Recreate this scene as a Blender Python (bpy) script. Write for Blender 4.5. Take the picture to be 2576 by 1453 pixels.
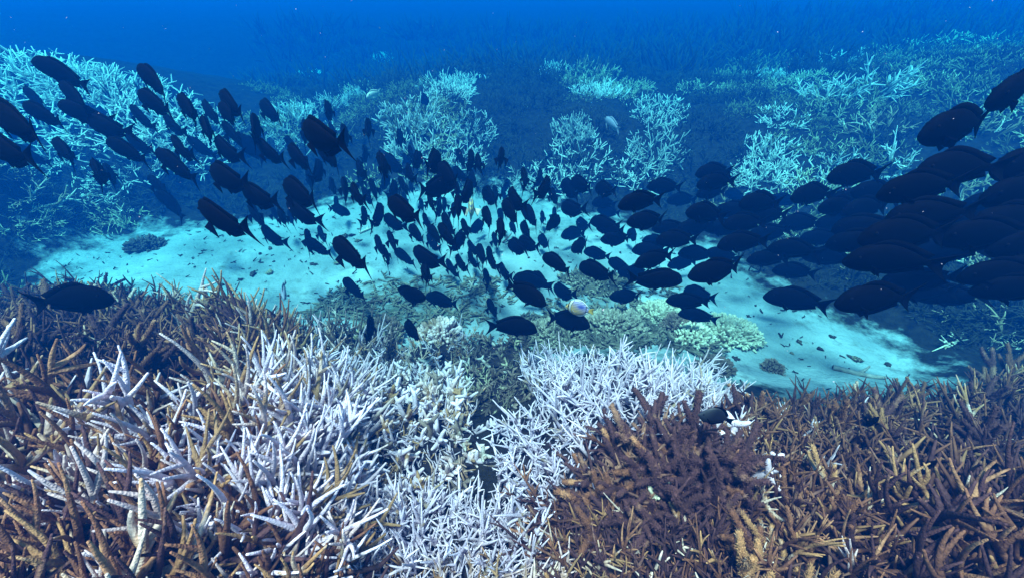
import bpy, bmesh, math, random
import numpy as np
from mathutils import Vector, Matrix

for o in list(bpy.data.objects):
    bpy.data.objects.remove(o)
scene = bpy.context.scene
COL = scene.collection

# ------------------------------------------------------------------ camera
PITCH = math.radians(36.0)
CAM = np.array((0.0, 0.0, 1.6))
cam_d = bpy.data.cameras.new('camera')
cam_d.sensor_width = 36.0
cam_d.lens = 36.0 * 1000.0 / 2576.0
cam_d.clip_start = 0.02
cam_d.clip_end = 300.0
cam = bpy.data.objects.new('camera', cam_d)
cam.location = CAM
cam.rotation_euler = (math.pi / 2 - PITCH, 0, 0)
COL.objects.link(cam)
scene.camera = cam

# ------------------------------------------------------------------ light
SUN_EL, SUN_AZ = 74.0, 215.0          # azimuth measured from +Y (view direction), + to the right
world = bpy.data.worlds.new('World')
scene.world = world
world.use_nodes = True
wn = world.node_tree
wn.nodes.clear()
sky = wn.nodes.new('ShaderNodeTexSky')
sky.sky_type = 'NISHITA'
sky.sun_disc = False
sky.sun_elevation = math.radians(SUN_EL)
sky.sun_rotation = math.radians(SUN_AZ)
bg = wn.nodes.new('ShaderNodeBackground')
bg.inputs['Strength'].default_value = 0.075
wo = wn.nodes.new('ShaderNodeOutputWorld')
wn.links.new(sky.outputs[0], bg.inputs[0])
wn.links.new(bg.outputs[0], wo.inputs[0])

sd = bpy.data.lights.new('sun', 'SUN')
sd.energy = 5.0
sd.angle = math.radians(10)
sd.color = (1.0, 0.69, 0.68)
sun = bpy.data.objects.new('sun', sd)
el, az = math.radians(SUN_EL), math.radians(SUN_AZ)
sdir = Vector((math.sin(az) * math.cos(el), math.cos(az) * math.cos(el), math.sin(el)))
sun.rotation_euler = (-sdir).to_track_quat('-Z', 'Y').to_euler()
sun.location = sdir * 20
COL.objects.link(sun)

vs = scene.view_settings
vs.view_transform = 'Standard'
vs.look = 'None'
vs.gamma = 1.0
vs.use_curve_mapping = False
vs.exposure = 1.55
scene.render.engine = 'CYCLES'
scene.cycles.use_denoising = True
scene.cycles.volume_bounces = 3
scene.cycles.max_bounces = 6
scene.cycles.diffuse_bounces = 2
scene.cycles.glossy_bounces = 2
scene.cycles.transparent_max_bounces = 8

rng = random.Random(11)
nrng = np.random.default_rng(5)
C36, S36 = math.cos(PITCH), math.sin(PITCH)


# ------------------------------------------------------------------ helpers
def ray(u, v):
    x = (u - 1288.0) / 1000.0
    y = (726.5 - v) / 1000.0
    return np.array((x, C36 + y * S36, -S36 + y * C36))


def proj(x, y, z):
    zr = z - CAM[2]
    zc = np.maximum(y * C36 - zr * S36, 1e-3)
    yc = y * S36 + zr * C36
    return 1288.0 + 1000.0 * x / zc, 726.5 - 1000.0 * yc / zc, zc


def tag(o, label=None, cat=None, group=None, kind=None):
    if label: o['label'] = label
    if cat: o['category'] = cat
    if group: o['group'] = group
    if kind: o['kind'] = kind
    return o


def add(name, mesh, parent=None, M=None):
    o = bpy.data.objects.new(name, mesh)
    COL.objects.link(o)
    if parent is not None:
        o.parent = parent
    if M is not None:
        o.matrix_local = M
    return o


def ordinal(n):
    w = ['first', 'second', 'third', 'fourth', 'fifth', 'sixth', 'seventh', 'eighth', 'ninth', 'tenth', 'eleventh', 'twelfth', 'thirteenth', 'fourteenth', 'fifteenth', 'sixteenth']
    return w[n] if n < len(w) else 'later'


def inpoly(u, v, poly):
    u = np.asarray(u); v = np.asarray(v)
    ins = np.zeros(u.shape, bool)
    n = len(poly)
    for i in range(n):
        x1, y1 = poly[i]; x2, y2 = poly[(i + 1) % n]
        if y1 == y2: continue
        c = ((y1 > v) != (y2 > v)) & (u < (x2 - x1) * (v - y1) / (y2 - y1) + x1)
        ins ^= c
    return ins


def vnoise(x, y, seed=0):
    xi = np.floor(x); yi = np.floor(y)
    fx = x - xi; fy = y - yi
    fx = fx * fx * (3 - 2 * fx); fy = fy * fy * (3 - 2 * fy)
    def h(a, b):
        s = np.sin(a * 127.1 + b * 311.7 + seed * 74.7) * 43758.5453
        return s - np.floor(s)
    return (h(xi, yi) * (1 - fx) + h(xi + 1, yi) * fx) * (1 - fy) + (h(xi, yi + 1) * (1 - fx) + h(xi + 1, yi + 1) * fx) * fy


def fbm(x, y, seed=0, oct=4):
    s = 0; a = 0.5
    for i in range(oct):
        s = s + a * vnoise(x, y, seed + i); x = x * 2.03 + 3.1; y = y * 2.03 + 1.7; a *= 0.5
    return s


# ------------------------------------------------------------------ materials
def new_mat(name):
    m = bpy.data.materials.new(name)
    m.use_nodes = True
    nt = m.node_tree
    b = nt.nodes['Principled BSDF']
    return m, nt, b


def coral_mat(name, base, tip, tip_pow=1.6, mottle=0.35, bump=0.3, scale=1.0, patch=None, patch_amt=0.5, rough=0.8):
    """pigment plus painted shade: base colour low on the branch, in some corals darkened to deepen the gaps, paler growing tip, mottled patches, per-branch variation"""
    m, nt, b = new_mat(name)
    N, L = nt.nodes, nt.links
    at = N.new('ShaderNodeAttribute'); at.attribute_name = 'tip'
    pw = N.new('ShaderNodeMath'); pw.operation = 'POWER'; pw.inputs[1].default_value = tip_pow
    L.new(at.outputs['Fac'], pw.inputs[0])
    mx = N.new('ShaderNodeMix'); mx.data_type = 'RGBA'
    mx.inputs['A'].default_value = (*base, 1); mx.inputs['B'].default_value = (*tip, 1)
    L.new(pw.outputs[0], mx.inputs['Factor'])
    tc = N.new('ShaderNodeTexCoord')
    oi = N.new('ShaderNodeObjectInfo')
    col = mx.outputs['Result']
    vadd = N.new('ShaderNodeVectorMath'); vadd.operation = 'ADD'
    L.new(tc.outputs['Object'], vadd.inputs[0])
    sc = N.new('ShaderNodeMath'); sc.operation = 'MULTIPLY'; sc.inputs[1].default_value = 37.0
    L.new(oi.outputs['Random'], sc.inputs[0]); L.new(sc.outputs[0], vadd.inputs[1])
    if patch is not None:
        nz = N.new('ShaderNodeTexNoise'); nz.inputs['Scale'].default_value = 4.5 * scale; nz.inputs['Detail'].default_value = 3
        L.new(vadd.outputs[0], nz.inputs['Vector'])
        ad = N.new('ShaderNodeMath'); ad.operation = 'MULTIPLY_ADD'; ad.inputs[1].default_value = 0.5; ad.inputs[2].default_value = -0.25
        L.new(oi.outputs['Random'], ad.inputs[0])
        sm = N.new('ShaderNodeMath'); sm.operation = 'ADD'
        L.new(nz.outputs['Fac'], sm.inputs[0]); L.new(ad.outputs[0], sm.inputs[1])
        mr = N.new('ShaderNodeMapRange'); mr.inputs['From Min'].default_value = 0.62 - patch_amt * 0.3; mr.inputs['From Max'].default_value = 0.78 - patch_amt * 0.3
        L.new(sm.outputs[0], mr.inputs['Value'])
        m2 = N.new('ShaderNodeMix'); m2.data_type = 'RGBA'
        L.new(mr.outputs[0], m2.inputs['Factor']); L.new(col, m2.inputs['A']); m2.inputs['B'].default_value = (*patch, 1)
        col = m2.outputs['Result']
    nz2 = N.new('ShaderNodeTexNoise'); nz2.inputs['Scale'].default_value = 38 * scale; nz2.inputs['Detail'].default_value = 4
    L.new(vadd.outputs[0], nz2.inputs['Vector'])
    mr2 = N.new('ShaderNodeMapRange'); mr2.inputs['From Min'].default_value = 0.3; mr2.inputs['From Max'].default_value = 0.7
    mr2.inputs['To Min'].default_value = 1 - mottle; mr2.inputs['To Max'].default_value = 1 + mottle * 0.5
    L.new(nz2.outputs['Fac'], mr2.inputs['Value'])
    rv = N.new('ShaderNodeMapRange'); rv.inputs['To Min'].default_value = 0.75; rv.inputs['To Max'].default_value = 1.15
    L.new(oi.outputs['Random'], rv.inputs['Value'])
    mm = N.new('ShaderNodeMath'); mm.operation = 'MULTIPLY'
    L.new(mr2.outputs[0], mm.inputs[0]); L.new(rv.outputs[0], mm.inputs[1])
    vm = N.new('ShaderNodeVectorMath'); vm.operation = 'SCALE'
    L.new(col, vm.inputs[0]); L.new(mm.outputs[0], vm.inputs['Scale'])
    L.new(vm.outputs[0], b.inputs['Base Color'])
    b.inputs['Roughness'].default_value = rough
    b.inputs['Specular IOR Level'].default_value = 0.2
    bz = N.new('ShaderNodeTexVoronoi'); bz.inputs['Scale'].default_value = 75 * scale
    L.new(tc.outputs['Object'], bz.inputs['Vector'])
    bp = N.new('ShaderNodeBump'); bp.inputs['Strength'].default_value = bump; bp.inputs['Distance'].default_value = 0.012
    L.new(bz.outputs['Distance'], bp.inputs['Height'])
    L.new(bp.outputs[0], b.inputs['Normal'])
    return m


MAT = {}
MAT['white'] = coral_mat('bleached_white', (0.36, 0.25, 0.31), (0.90, 0.66, 0.76), 0.9, 0.25)  # base colour darkened to paint depth behind the pale tips
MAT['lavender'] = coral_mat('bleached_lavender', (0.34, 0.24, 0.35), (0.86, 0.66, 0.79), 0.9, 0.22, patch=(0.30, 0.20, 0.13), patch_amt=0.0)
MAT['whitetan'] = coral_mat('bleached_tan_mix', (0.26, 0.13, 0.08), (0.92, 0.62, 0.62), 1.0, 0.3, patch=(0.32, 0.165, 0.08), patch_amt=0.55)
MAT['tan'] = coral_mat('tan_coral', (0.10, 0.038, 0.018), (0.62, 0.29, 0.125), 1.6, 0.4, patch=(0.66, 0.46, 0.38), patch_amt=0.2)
MAT['brown'] = coral_mat('brown_coral', (0.044, 0.013, 0.011), (0.31, 0.115, 0.060), 1.8, 0.45, patch=(0.46, 0.20, 0.10), patch_amt=0.0)  # base darker than its pigment: gap shade put into the colour
MAT['purple'] = coral_mat('turf_covered_coral', (0.020, 0.007, 0.010), (0.125, 0.047, 0.046), 1.4, 0.5, patch=(0.28, 0.13, 0.08), patch_amt=-0.1)  # turf colour, its base also darkened as painted shade between fingers
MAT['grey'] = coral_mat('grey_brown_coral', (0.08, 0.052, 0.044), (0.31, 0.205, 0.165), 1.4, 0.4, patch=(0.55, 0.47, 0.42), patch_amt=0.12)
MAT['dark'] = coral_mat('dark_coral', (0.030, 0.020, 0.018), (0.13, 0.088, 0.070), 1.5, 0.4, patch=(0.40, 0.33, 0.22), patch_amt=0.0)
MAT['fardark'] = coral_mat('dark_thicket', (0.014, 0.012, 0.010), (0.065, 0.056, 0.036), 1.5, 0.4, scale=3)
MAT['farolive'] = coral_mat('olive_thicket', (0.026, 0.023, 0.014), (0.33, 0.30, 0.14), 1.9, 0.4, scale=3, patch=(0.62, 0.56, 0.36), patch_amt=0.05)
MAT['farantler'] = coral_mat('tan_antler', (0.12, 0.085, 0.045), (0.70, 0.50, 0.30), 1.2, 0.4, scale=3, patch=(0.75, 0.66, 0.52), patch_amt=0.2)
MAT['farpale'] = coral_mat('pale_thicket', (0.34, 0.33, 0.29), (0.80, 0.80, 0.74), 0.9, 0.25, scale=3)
MAT['cream'] = coral_mat('cream_coral', (0.34, 0.29, 0.20), (0.66, 0.60, 0.45), 0.8, 0.35, scale=2)
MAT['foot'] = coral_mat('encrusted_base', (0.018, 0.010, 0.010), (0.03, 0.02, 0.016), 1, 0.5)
MAT['rubble'] = coral_mat('dead_coral', (0.13, 0.105, 0.075), (0.36, 0.30, 0.23), 1, 0.6, scale=2)


def ground_mat():
    m, nt, b = new_mat('reef_floor')
    N, L = nt.nodes, nt.links
    at = N.new('ShaderNodeAttribute'); at.attribute_name = 'sand'
    geo = N.new('ShaderNodeNewGeometry')
    def noise(scale, detail=5, rough=0.6):
        n = N.new('ShaderNodeTexNoise'); n.inputs['Scale'].default_value = scale; n.inputs['Detail'].default_value = detail
        n.inputs['Roughness'].default_value = rough
        L.new(geo.outputs['Position'], n.inputs['Vector']); return n
    def ramp(fac, a, bb, lo, hi):
        r = N.new('ShaderNodeValToRGB')
        r.color_ramp.elements[0].position = lo; r.color_ramp.elements[0].color = (*a, 1)
        r.color_ramp.elements[1].position = hi; r.color_ramp.elements[1].color = (*bb, 1)
        L.new(fac, r.inputs[0]); return r
    sandc = ramp(noise(1.5, 6).outputs['Fac'], (0.13, 0.17, 0.18), (0.38, 0.44, 0.46), 0.30, 0.66)
    # algae film and fine rubble stains on the sand
    al = N.new('ShaderNodeAttribute'); al.attribute_name = 'stain'
    n2 = noise(9.0, 8, 0.7)
    ad = N.new('ShaderNodeMath'); ad.operation = 'ADD'; L.new(al.outputs['Fac'], ad.inputs[0]); L.new(n2.outputs['Fac'], ad.inputs[1])
    fr = ramp(ad.outputs[0], (0, 0, 0), (1, 1, 1), 0.74, 0.98)
    mx = N.new('ShaderNodeMix'); mx.data_type = 'RGBA'
    L.new(fr.outputs[0], mx.inputs['Factor']); L.new(sandc.outputs[0], mx.inputs['A']); mx.inputs['B'].default_value = (0.10, 0.105, 0.08, 1)
    rock = ramp(noise(14, 8, 0.7).outputs['Fac'], (0.005, 0.004, 0.004), (0.030, 0.022, 0.017), 0.35, 0.7)
    n3 = noise(6.0, 6, 0.65)
    a2 = N.new('ShaderNodeMath'); a2.operation = 'MULTIPLY_ADD'; a2.inputs[1].default_value = 0.8; L.new(n3.outputs['Fac'], a2.inputs[0]); L.new(at.outputs['Fac'], a2.inputs[2])
    f2 = ramp(a2.outputs[0], (0, 0, 0), (1, 1, 1), 0.82, 1.00)
    m2 = N.new('ShaderNodeMix'); m2.data_type = 'RGBA'
    L.new(f2.outputs[0], m2.inputs['Factor']); L.new(rock.outputs[0], m2.inputs['A']); L.new(mx.outputs['Result'], m2.inputs['B'])
    L.new(m2.outputs['Result'], b.inputs['Base Color'])
    b.inputs['Roughness'].default_value = 0.95
    b.inputs['Specular IOR Level'].default_value = 0.1
    b0 = N.new('ShaderNodeBump'); b0.inputs['Strength'].default_value = 0.7; b0.inputs['Distance'].default_value = 0.06
    L.new(noise(5.5, 4, 0.6).outputs['Fac'], b0.inputs['Height'])
    bp = N.new('ShaderNodeBump'); bp.inputs['Strength'].default_value = 0.6; bp.inputs['Distance'].default_value = 0.02
    L.new(b0.outputs[0], bp.inputs['Normal'])
    L.new(noise(22, 8, 0.7).outputs['Fac'], bp.inputs['Height']); L.new(bp.outputs[0], b.inputs['Normal'])
    return m


MAT['ground'] = ground_mat()


def plain_mat(name, colr, rough=0.6, spec=0.2, vary=0.3, scale=8):
    m, nt, b = new_mat(name)
    N, L = nt.nodes, nt.links
    tc = N.new('ShaderNodeTexCoord')
    nz = N.new('ShaderNodeTexNoise'); nz.inputs['Scale'].default_value = scale; nz.inputs['Detail'].default_value = 5
    L.new(tc.outputs['Object'], nz.inputs['Vector'])
    mr = N.new('ShaderNodeMapRange'); mr.inputs['To Min'].default_value = 1 - vary; mr.inputs['To Max'].default_value = 1 + vary
    L.new(nz.outputs['Fac'], mr.inputs['Value'])
    vm = N.new('ShaderNodeVectorMath'); vm.operation = 'SCALE'; vm.inputs[0].default_value = colr
    L.new(mr.outputs[0], vm.inputs['Scale']); L.new(vm.outputs[0], b.inputs['Base Color'])
    b.inputs['Roughness'].default_value = rough; b.inputs['Specular IOR Level'].default_value = spec
    return m


MAT['fish'] = plain_mat('dark_fish_skin', (0.0010, 0.0012, 0.0035), 0.8, 0.03, 0.5, 9)
MAT['fin'] = plain_mat('dark_fin', (0.0010, 0.0012, 0.0035), 0.8, 0.03, 0.4, 20)
MAT['eye'] = plain_mat('fish_eye', (0.002, 0.002, 0.004), 0.7, 0.04, 0.2, 5)
MAT['damsel_head'] = plain_mat('grey_fish_skin', (0.06, 0.06, 0.07), 0.6, 0.2, 0.4, 9)
MAT['palefish'] = plain_mat('pale_fish_skin', (0.40, 0.42, 0.36), 0.5, 0.2, 0.2, 9)
MAT['bluefish'] = plain_mat('blue_grey_fish_skin', (0.16, 0.2, 0.26), 0.5, 0.2, 0.2, 9)

# ------------------------------------------------------------------ reef floor: heights from measured points
ctrl_px = [
    (-250, 1453, .74), (0, 1453, .70), (600, 1453, .62), (1000, 1453, .52), (1288, 1453, .52), (1600, 1453, .56), (1900, 1453, .58), (2250, 1453, .64), (2576, 1453, .68), (2800, 1453, .7),
    (-250, 1150, .72), (0, 1150, .68), (400, 1150, .62), (700, 1150, .50), (900, 1120, .40), (1060, 1080, .34), (1200, 1180, .36), (1350, 1150, .44), (1500, 1100, .50), (1650, 1110, .58), (1900, 1170, .52), (2250, 1170, .52), (2576, 1170, .58), (2800, 1170, .6),
    (-250, 880, .58), (0, 880, .53), (300, 880, .46), (500, 900, .40), (700, 950, .30), (850, 950, .20), (1000, 960, .12), (1250, 960, .10), (1450, 960, .34), (1600, 960, .38), (1750, 1010, .36), (1900, 1040, .30), (2150, 1050, .28), (2350, 1040, .28), (2576, 1010, .34), (2800, 1000, .38),
    # sand patch
    (230, 640, 0), (420, 660, 0), (560, 700, 0), (500, 600, 0), (750, 600, 0), (750, 760, 0), (950, 760, 0), (1000, 640, 0), (1200, 760, 0), (1300, 620, 0), (1450, 740, .04), (1550, 840, .06), (1600, 640, 0), (1750, 850, .03),
    (1850, 720, 0), (2000, 820, 0), (2000, 940, 0), (2150, 930, 0), (2300, 950, 0), (1050, 540, 0), (1290, 500, 0), (800, 540, 0), (1560, 570, 0), (1200, 870, .03), (1100, 830, 0),
    # left mound
    (-300, 560, .06), (0, 560, .05), (0, 400, .42), (0, 260, .8), (0, 130, 1.15), (-300, 250, 1.0), (-300, 120, 1.35), (160, 160, 1.02), (300, 210, .88), (450, 270, .66), (560, 320, .45), (300, 330, .6), (300, 440, .30), (160, 560, .04), (300, 545, .02), (500, 500, .05), (450, 390, .38), (600, 430, .15), (60, 640, .10), (-300, 660, .15),
    # back slope
    (740, 450, .08), (740, 330, .34), (900, 440, .10), (1050, 400, .28), (1050, 300, .56), (1050, 220, .66), (1290, 440, .12), (1290, 330, .40), (1440, 460, .10), (1440, 330, .48), (1650, 490, .06), (1650, 400, .30), (1650, 280, .52), (1288, 170, .66), (1900, 450, .24), (1900, 320, .55), (1900, 180, .70),
    (2250, 480, .30), (2250, 400, .46), (2250, 260, .74), (2250, 150, .90), (2576, 430, .55), (2576, 270, .84), (2576, 130, 1.15), (2576, 570, .38), (2576, 720, .22), (2576, 840, .14), (2300, 720, .10), (2100, 640, .08), (2000, 560, .12), (1850, 570, .03), (2350, 860, .02), (2800, 560, .45), (2800, 300, .9),
]
ctrl = []
for u, v, z in ctrl_px:
    d = ray(u, v)
    t = (CAM[2] - z) / -d[2]
    ctrl.append((d[0] * t, d[1] * t, z))
ctrl += [(-5, 9.5, .25), (-2.5, 8, .3), (-7.5, 9, .5), (-9, 6, 1.0), (0, 9, .6), (3, 9, .7), (6, 9, .95), (9, 7, 1.1), (9, 4, .9), (7, 2.5, .6), (-7, 2, .3), (-4, .3, .6), (4.5, .3, .6), (0, -1.2, .6), (-3, -1.2, .7), (3, -1.2, .7),
         (0, 13, .75), (-6, 12, .9), (6, 12, 1.15), (11, 10, 1.4), (-11, 11, 1.2), (12, 2, .9), (-12, 2, .9)]
P = np.array(ctrl)


def U(r2):
    return np.where(r2 > 1e-12, r2 * np.log(np.maximum(r2, 1e-12)), 0.0)


def tps_fit(P, lam=0.02):
    n = len(P)
    d2 = ((P[:, None, :2] - P[None, :, :2]) ** 2).sum(-1)
    K = U(d2) + lam * np.eye(n)
    Q = np.hstack([np.ones((n, 1)), P[:, :2]])
    A = np.block([[K, Q], [Q.T, np.zeros((3, 3))]])
    return np.linalg.solve(A, np.concatenate([P[:, 2], np.zeros(3)]))


TW = tps_fit(P)


def height_raw(x, y):
    x = np.asarray(x, float); y = np.asarray(y, float)
    sh = x.shape
    X = np.stack([x.ravel(), y.ravel()], 1)
    out = np.empty(len(X))
    for i in range(0, len(X), 20000):
        xx = X[i:i + 20000]
        d2 = ((xx[:, None, :] - P[None, :, :2]) ** 2).sum(-1)
        out[i:i + 20000] = U(d2) @ TW[:-3] + TW[-3] + xx @ TW[-2:]
    out = np.clip(out, -0.03, 1.7).reshape(sh)
    far = np.clip((np.hypot(x, y) - 11.0) / 3.0, 0, 1)
    rise = np.clip((np.hypot(x, y) - 12.0) / 16.0, 0, 1)
    return out * (1 - far) + (0.75 + 0.30 * vnoise(x * .25, y * .25, 4) * (1 - rise) + 1.15 * rise ** .8 + 0.12 * vnoise(x * .6, y * .3, 6) * rise) * far


sand_px = [(120, 655), (270, 590), (480, 555), (700, 545), (820, 500), (1000, 500), (1290, 482), (1420, 520), (1560, 545), (1700, 590), (1840, 640), (1960, 720), (2120, 790), (2250, 858), (2360, 955), (2300, 1070), (1950, 1040), (1650, 930), (1300, 960), (1050, 960), (760, 860), (500, 800), (330, 770), (100, 730)]
sand_w = []
for u, v in sand_px:
    d = ray(u, v); t = CAM[2] / -d[2]
    sand_w.append((d[0] * t, d[1] * t))
SW = np.array(sand_w)


def sand_mask(x, y):
    ins = inpoly(x, y, sand_w)
    dist = np.full(np.shape(x), 1e9)
    n = len(SW)
    for i in range(n):
        a, b = SW[i], SW[(i + 1) % n]
        ab = b - a
        t = np.clip(((x - a[0]) * ab[0] + (y - a[1]) * ab[1]) / (ab @ ab), 0, 1)
        dist = np.minimum(dist, np.hypot(x - a[0] - t * ab[0], y - a[1] - t * ab[1]))
    return np.where(ins, dist, -dist)


def height(x, y):
    x = np.asarray(x, float); y = np.asarray(y, float)
    h = height_raw(x, y)
    s = np.clip(sand_mask(x, y) / 0.25 + 0.5, 0, 1)
    rough = (fbm(x * 2.2, y * 2.2, 1) - .5) * 0.10 + (fbm(x * 9, y * 9, 7) - .5) * 0.05
    soft = (fbm(x * 1.5, y * 1.5, 3) - .5) * 0.05 + (fbm(x * 8, y * 8, 9) - .5) * 0.012
    return h + rough * (1 - s) + soft * s


def hz(x, y):
    return float(height(np.array([x]), np.array([y]))[0])


nx, ny = 300, 320
gx = np.sinh(np.linspace(-3.6, 3.6, nx)) / math.sinh(3.6) * 45
gy = -1.6 + (np.exp(np.linspace(0, 4.2, ny)) - 1) / (math.exp(4.2) - 1) * 60
# finer central part
gx = np.concatenate([np.linspace(-45, -10, 20)[:-1], np.linspace(-10, -4, 50)[:-1], np.linspace(-4, 4, 200)[:-1], np.linspace(4, 10, 50)[:-1], np.linspace(10, 45, 20)])
gy = np.concatenate([np.linspace(-2, 0, 30)[:-1], np.linspace(0, 5, 150)[:-1], np.linspace(5, 14, 70)[:-1], np.linspace(14, 60, 30)])
GX, GY = np.meshgrid(gx, gy)
GZ = height(GX, GY)
nx, ny = len(gx), len(gy)
verts = np.stack([GX.ravel(), GY.ravel(), GZ.ravel()], 1)
ii = np.arange(nx * ny).reshape(ny, nx)
faces = np.stack([ii[:-1, :-1].ravel(), ii[:-1, 1:].ravel(), ii[1:, 1:].ravel(), ii[1:, :-1].ravel()], 1)
me = bpy.data.meshes.new('reef_floor')
me.from_pydata(verts.tolist(), [], faces.tolist())
me.polygons.foreach_set('use_smooth', [True] * len(me.polygons))
sm = sand_mask(GX, GY)
a = me.attributes.new('sand', 'FLOAT', 'POINT')
a.data.foreach_set('value', np.clip(sm / 1.3 + 0.5 + 0.25 * (fbm(GX * 2.5, GY * 2.5, 41) - .5), 0, 1).ravel().astype(np.float32))
UU, VV, _ = proj(GX, GY, GZ)
st = np.zeros(GX.shape)
rw = [ray(u, v) * (CAM[2] / -ray(u, v)[2]) for u, v in ((850, 720), (1000, 690), (1250, 690), (1300, 760), (1200, 830), (950, 830), (760, 800))]
RUB = [(p[0], p[1]) for p in rw]
st += 0.16 * inpoly(GX, GY, RUB) * fbm(GX * 3, GY * 3, 61) * 2
rw2 = [ray(u, v) * (CAM[2] / -ray(u, v)[2]) for u, v in ((1350, 760), (1700, 720), (1760, 860), (1400, 880))]
RUB2 = [(p[0], p[1]) for p in rw2]
st += 0.10 * inpoly(GX, GY, RUB2) * fbm(GX * 3, GY * 3, 62) * 2
st += 0.55 * (fbm(GX * 1.6, GY * 1.6, 21) - .47)
a = me.attributes.new('stain', 'FLOAT', 'POINT')
a.data.foreach_set('value', (st + 0.12).ravel().astype(np.float32))
me.materials.append(MAT['ground'])
ground = add('seabed', me)
tag(ground, 'pale sand channel and dark rocky reef floor under the corals', 'seabed', kind='structure')


def cast(u, v, zoff=0.0):
    d = ray(u, v)
    ts = np.geomspace(0.3, 30, 500)
    hh = height(d[0] * ts, d[1] * ts) + zoff
    zz = CAM[2] + d[2] * ts
    k = np.argmax(zz < hh)
    return np.array((d[0] * ts[k], d[1] * ts[k], hh[k] - zoff)), ts[k]


# ------------------------------------------------------------------ sea water: one closed body of scattering, red-absorbing water
def build_water():
    bm = bmesh.new()
    bmesh.ops.create_cube(bm, size=1.0)
    for v in bm.verts:
        v.co = Vector((v.co.x * 104, v.co.y * 75 + 26, -1.2 if v.co.z < 0 else 2.12))
    me = bpy.data.meshes.new('haze'); bm.to_mesh(me); bm.free()
    m = bpy.data.materials.new('sea_water'); m.use_nodes = True
    nt = m.node_tree; nt.nodes.clear()
    out = nt.nodes.new('ShaderNodeOutputMaterial')
    pv = nt.nodes.new('ShaderNodeVolumePrincipled')
    pv.inputs['Density'].default_value = WATER['density']
    pv.inputs['Color'].default_value = (*WATER['color'], 1)
    pv.inputs['Absorption Color'].default_value = (*WATER['absorb'], 1)
    pv.inputs['Anisotropy'].default_value = WATER['g']
    nt.links.new(pv.outputs[0], out.inputs['Volume'])
    me.materials.append(m)
    o = add('haze', me)
    tag(o, 'deep blue sea water fading the distant reef', 'water', kind='stuff')


def water_coeffs(ss, sa, g):
    """scattering / absorption per metre -> Principled Volume inputs"""
    dens = 1.0
    col = tuple(s / dens for s in ss)
    ab = tuple(max(0.0, 1 - a / (dens * (1 - c))) ** 2 for a, c in zip(sa, col))
    return dict(density=dens, color=col, absorb=ab, g=g)


WATER = water_coeffs(ss=(0.0001, 0.0125, 0.054), sa=(0.41, 0.060, 0.027), g=0.1)
build_water()

# ------------------------------------------------------------------ coral branches
class MB:
    def __init__(s):
        s.v = []; s.f = []; s.t = []

    def tube(s, pts, rad, sides, t0=0.0, t1=1.0, flat=False):
        pts = [Vector(p) for p in pts]
        n = len(pts)
        tan = (pts[1] - pts[0]).normalized()
        nrm = tan.orthogonal().normalized()
        base = len(s.v)
        for i, p in enumerate(pts):
            tn = (pts[min(i + 1, n - 1)] - pts[max(i - 1, 0)]).normalized()
            nrm = (nrm - tn * nrm.dot(tn)).normalized()
            bn = tn.cross(nrm)
            for k in range(sides):
                a = 2 * math.pi * k / sides
                s.v.append(p + (nrm * math.cos(a) + bn * math.sin(a)) * rad[i])
                s.t.append(t0 + (t1 - t0) * i / (n - 1))
        s.v.append(pts[-1] + (pts[-1] - pts[-2]).normalized() * rad[-1] * 0.9); s.t.append(t1)
        tip = len(s.v) - 1
        for i in range(n - 1):
            for k in range(sides):
                a = base + i * sides + k; b = base + i * sides + (k + 1) % sides
                s.f.append((a, b, b + sides, a + sides))
        l = base + (n - 1) * sides
        for k in range(sides):
            s.f.append((l + k, l + (k + 1) % sides, tip))

    def mesh(s, name, mat, smooth=True):
        me = bpy.data.meshes.new(name)
        me.from_pydata([tuple(v) for v in s.v], [], s.f)
        if smooth: me.polygons.foreach_set('use_smooth', [True] * len(me.polygons))
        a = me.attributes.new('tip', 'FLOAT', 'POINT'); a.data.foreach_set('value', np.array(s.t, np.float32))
        me.materials.append(mat)
        return me


def rvec(r):
    while True:
        v = Vector((r.uniform(-1, 1), r.uniform(-1, 1), r.uniform(-1, 1)))
        if 0.05 < v.length < 1: return v.normalized()


def grow(mb, r, start, dirn, length, r0, r1, rings, sides, curl, t0, t1, up=0.15):
    pts = [Vector(start)]; d = Vector(dirn).normalized(); rad = [r0]
    bend = rvec(r)
    for i in range(1, rings):
        d = (d + bend * curl / rings + Vector((0, 0, up / rings)) + rvec(r) * 0.10).normalized()
        pts.append(pts[-1] + d * length / (rings - 1))
        t = i / (rings - 1)
        rad.append((r0 + (r1 - r0) * t) * r.uniform(0.9, 1.1) * (0.75 if i == rings - 1 else 1))
    mb.tube(pts, rad, sides, t0, t1)
    return pts


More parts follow.
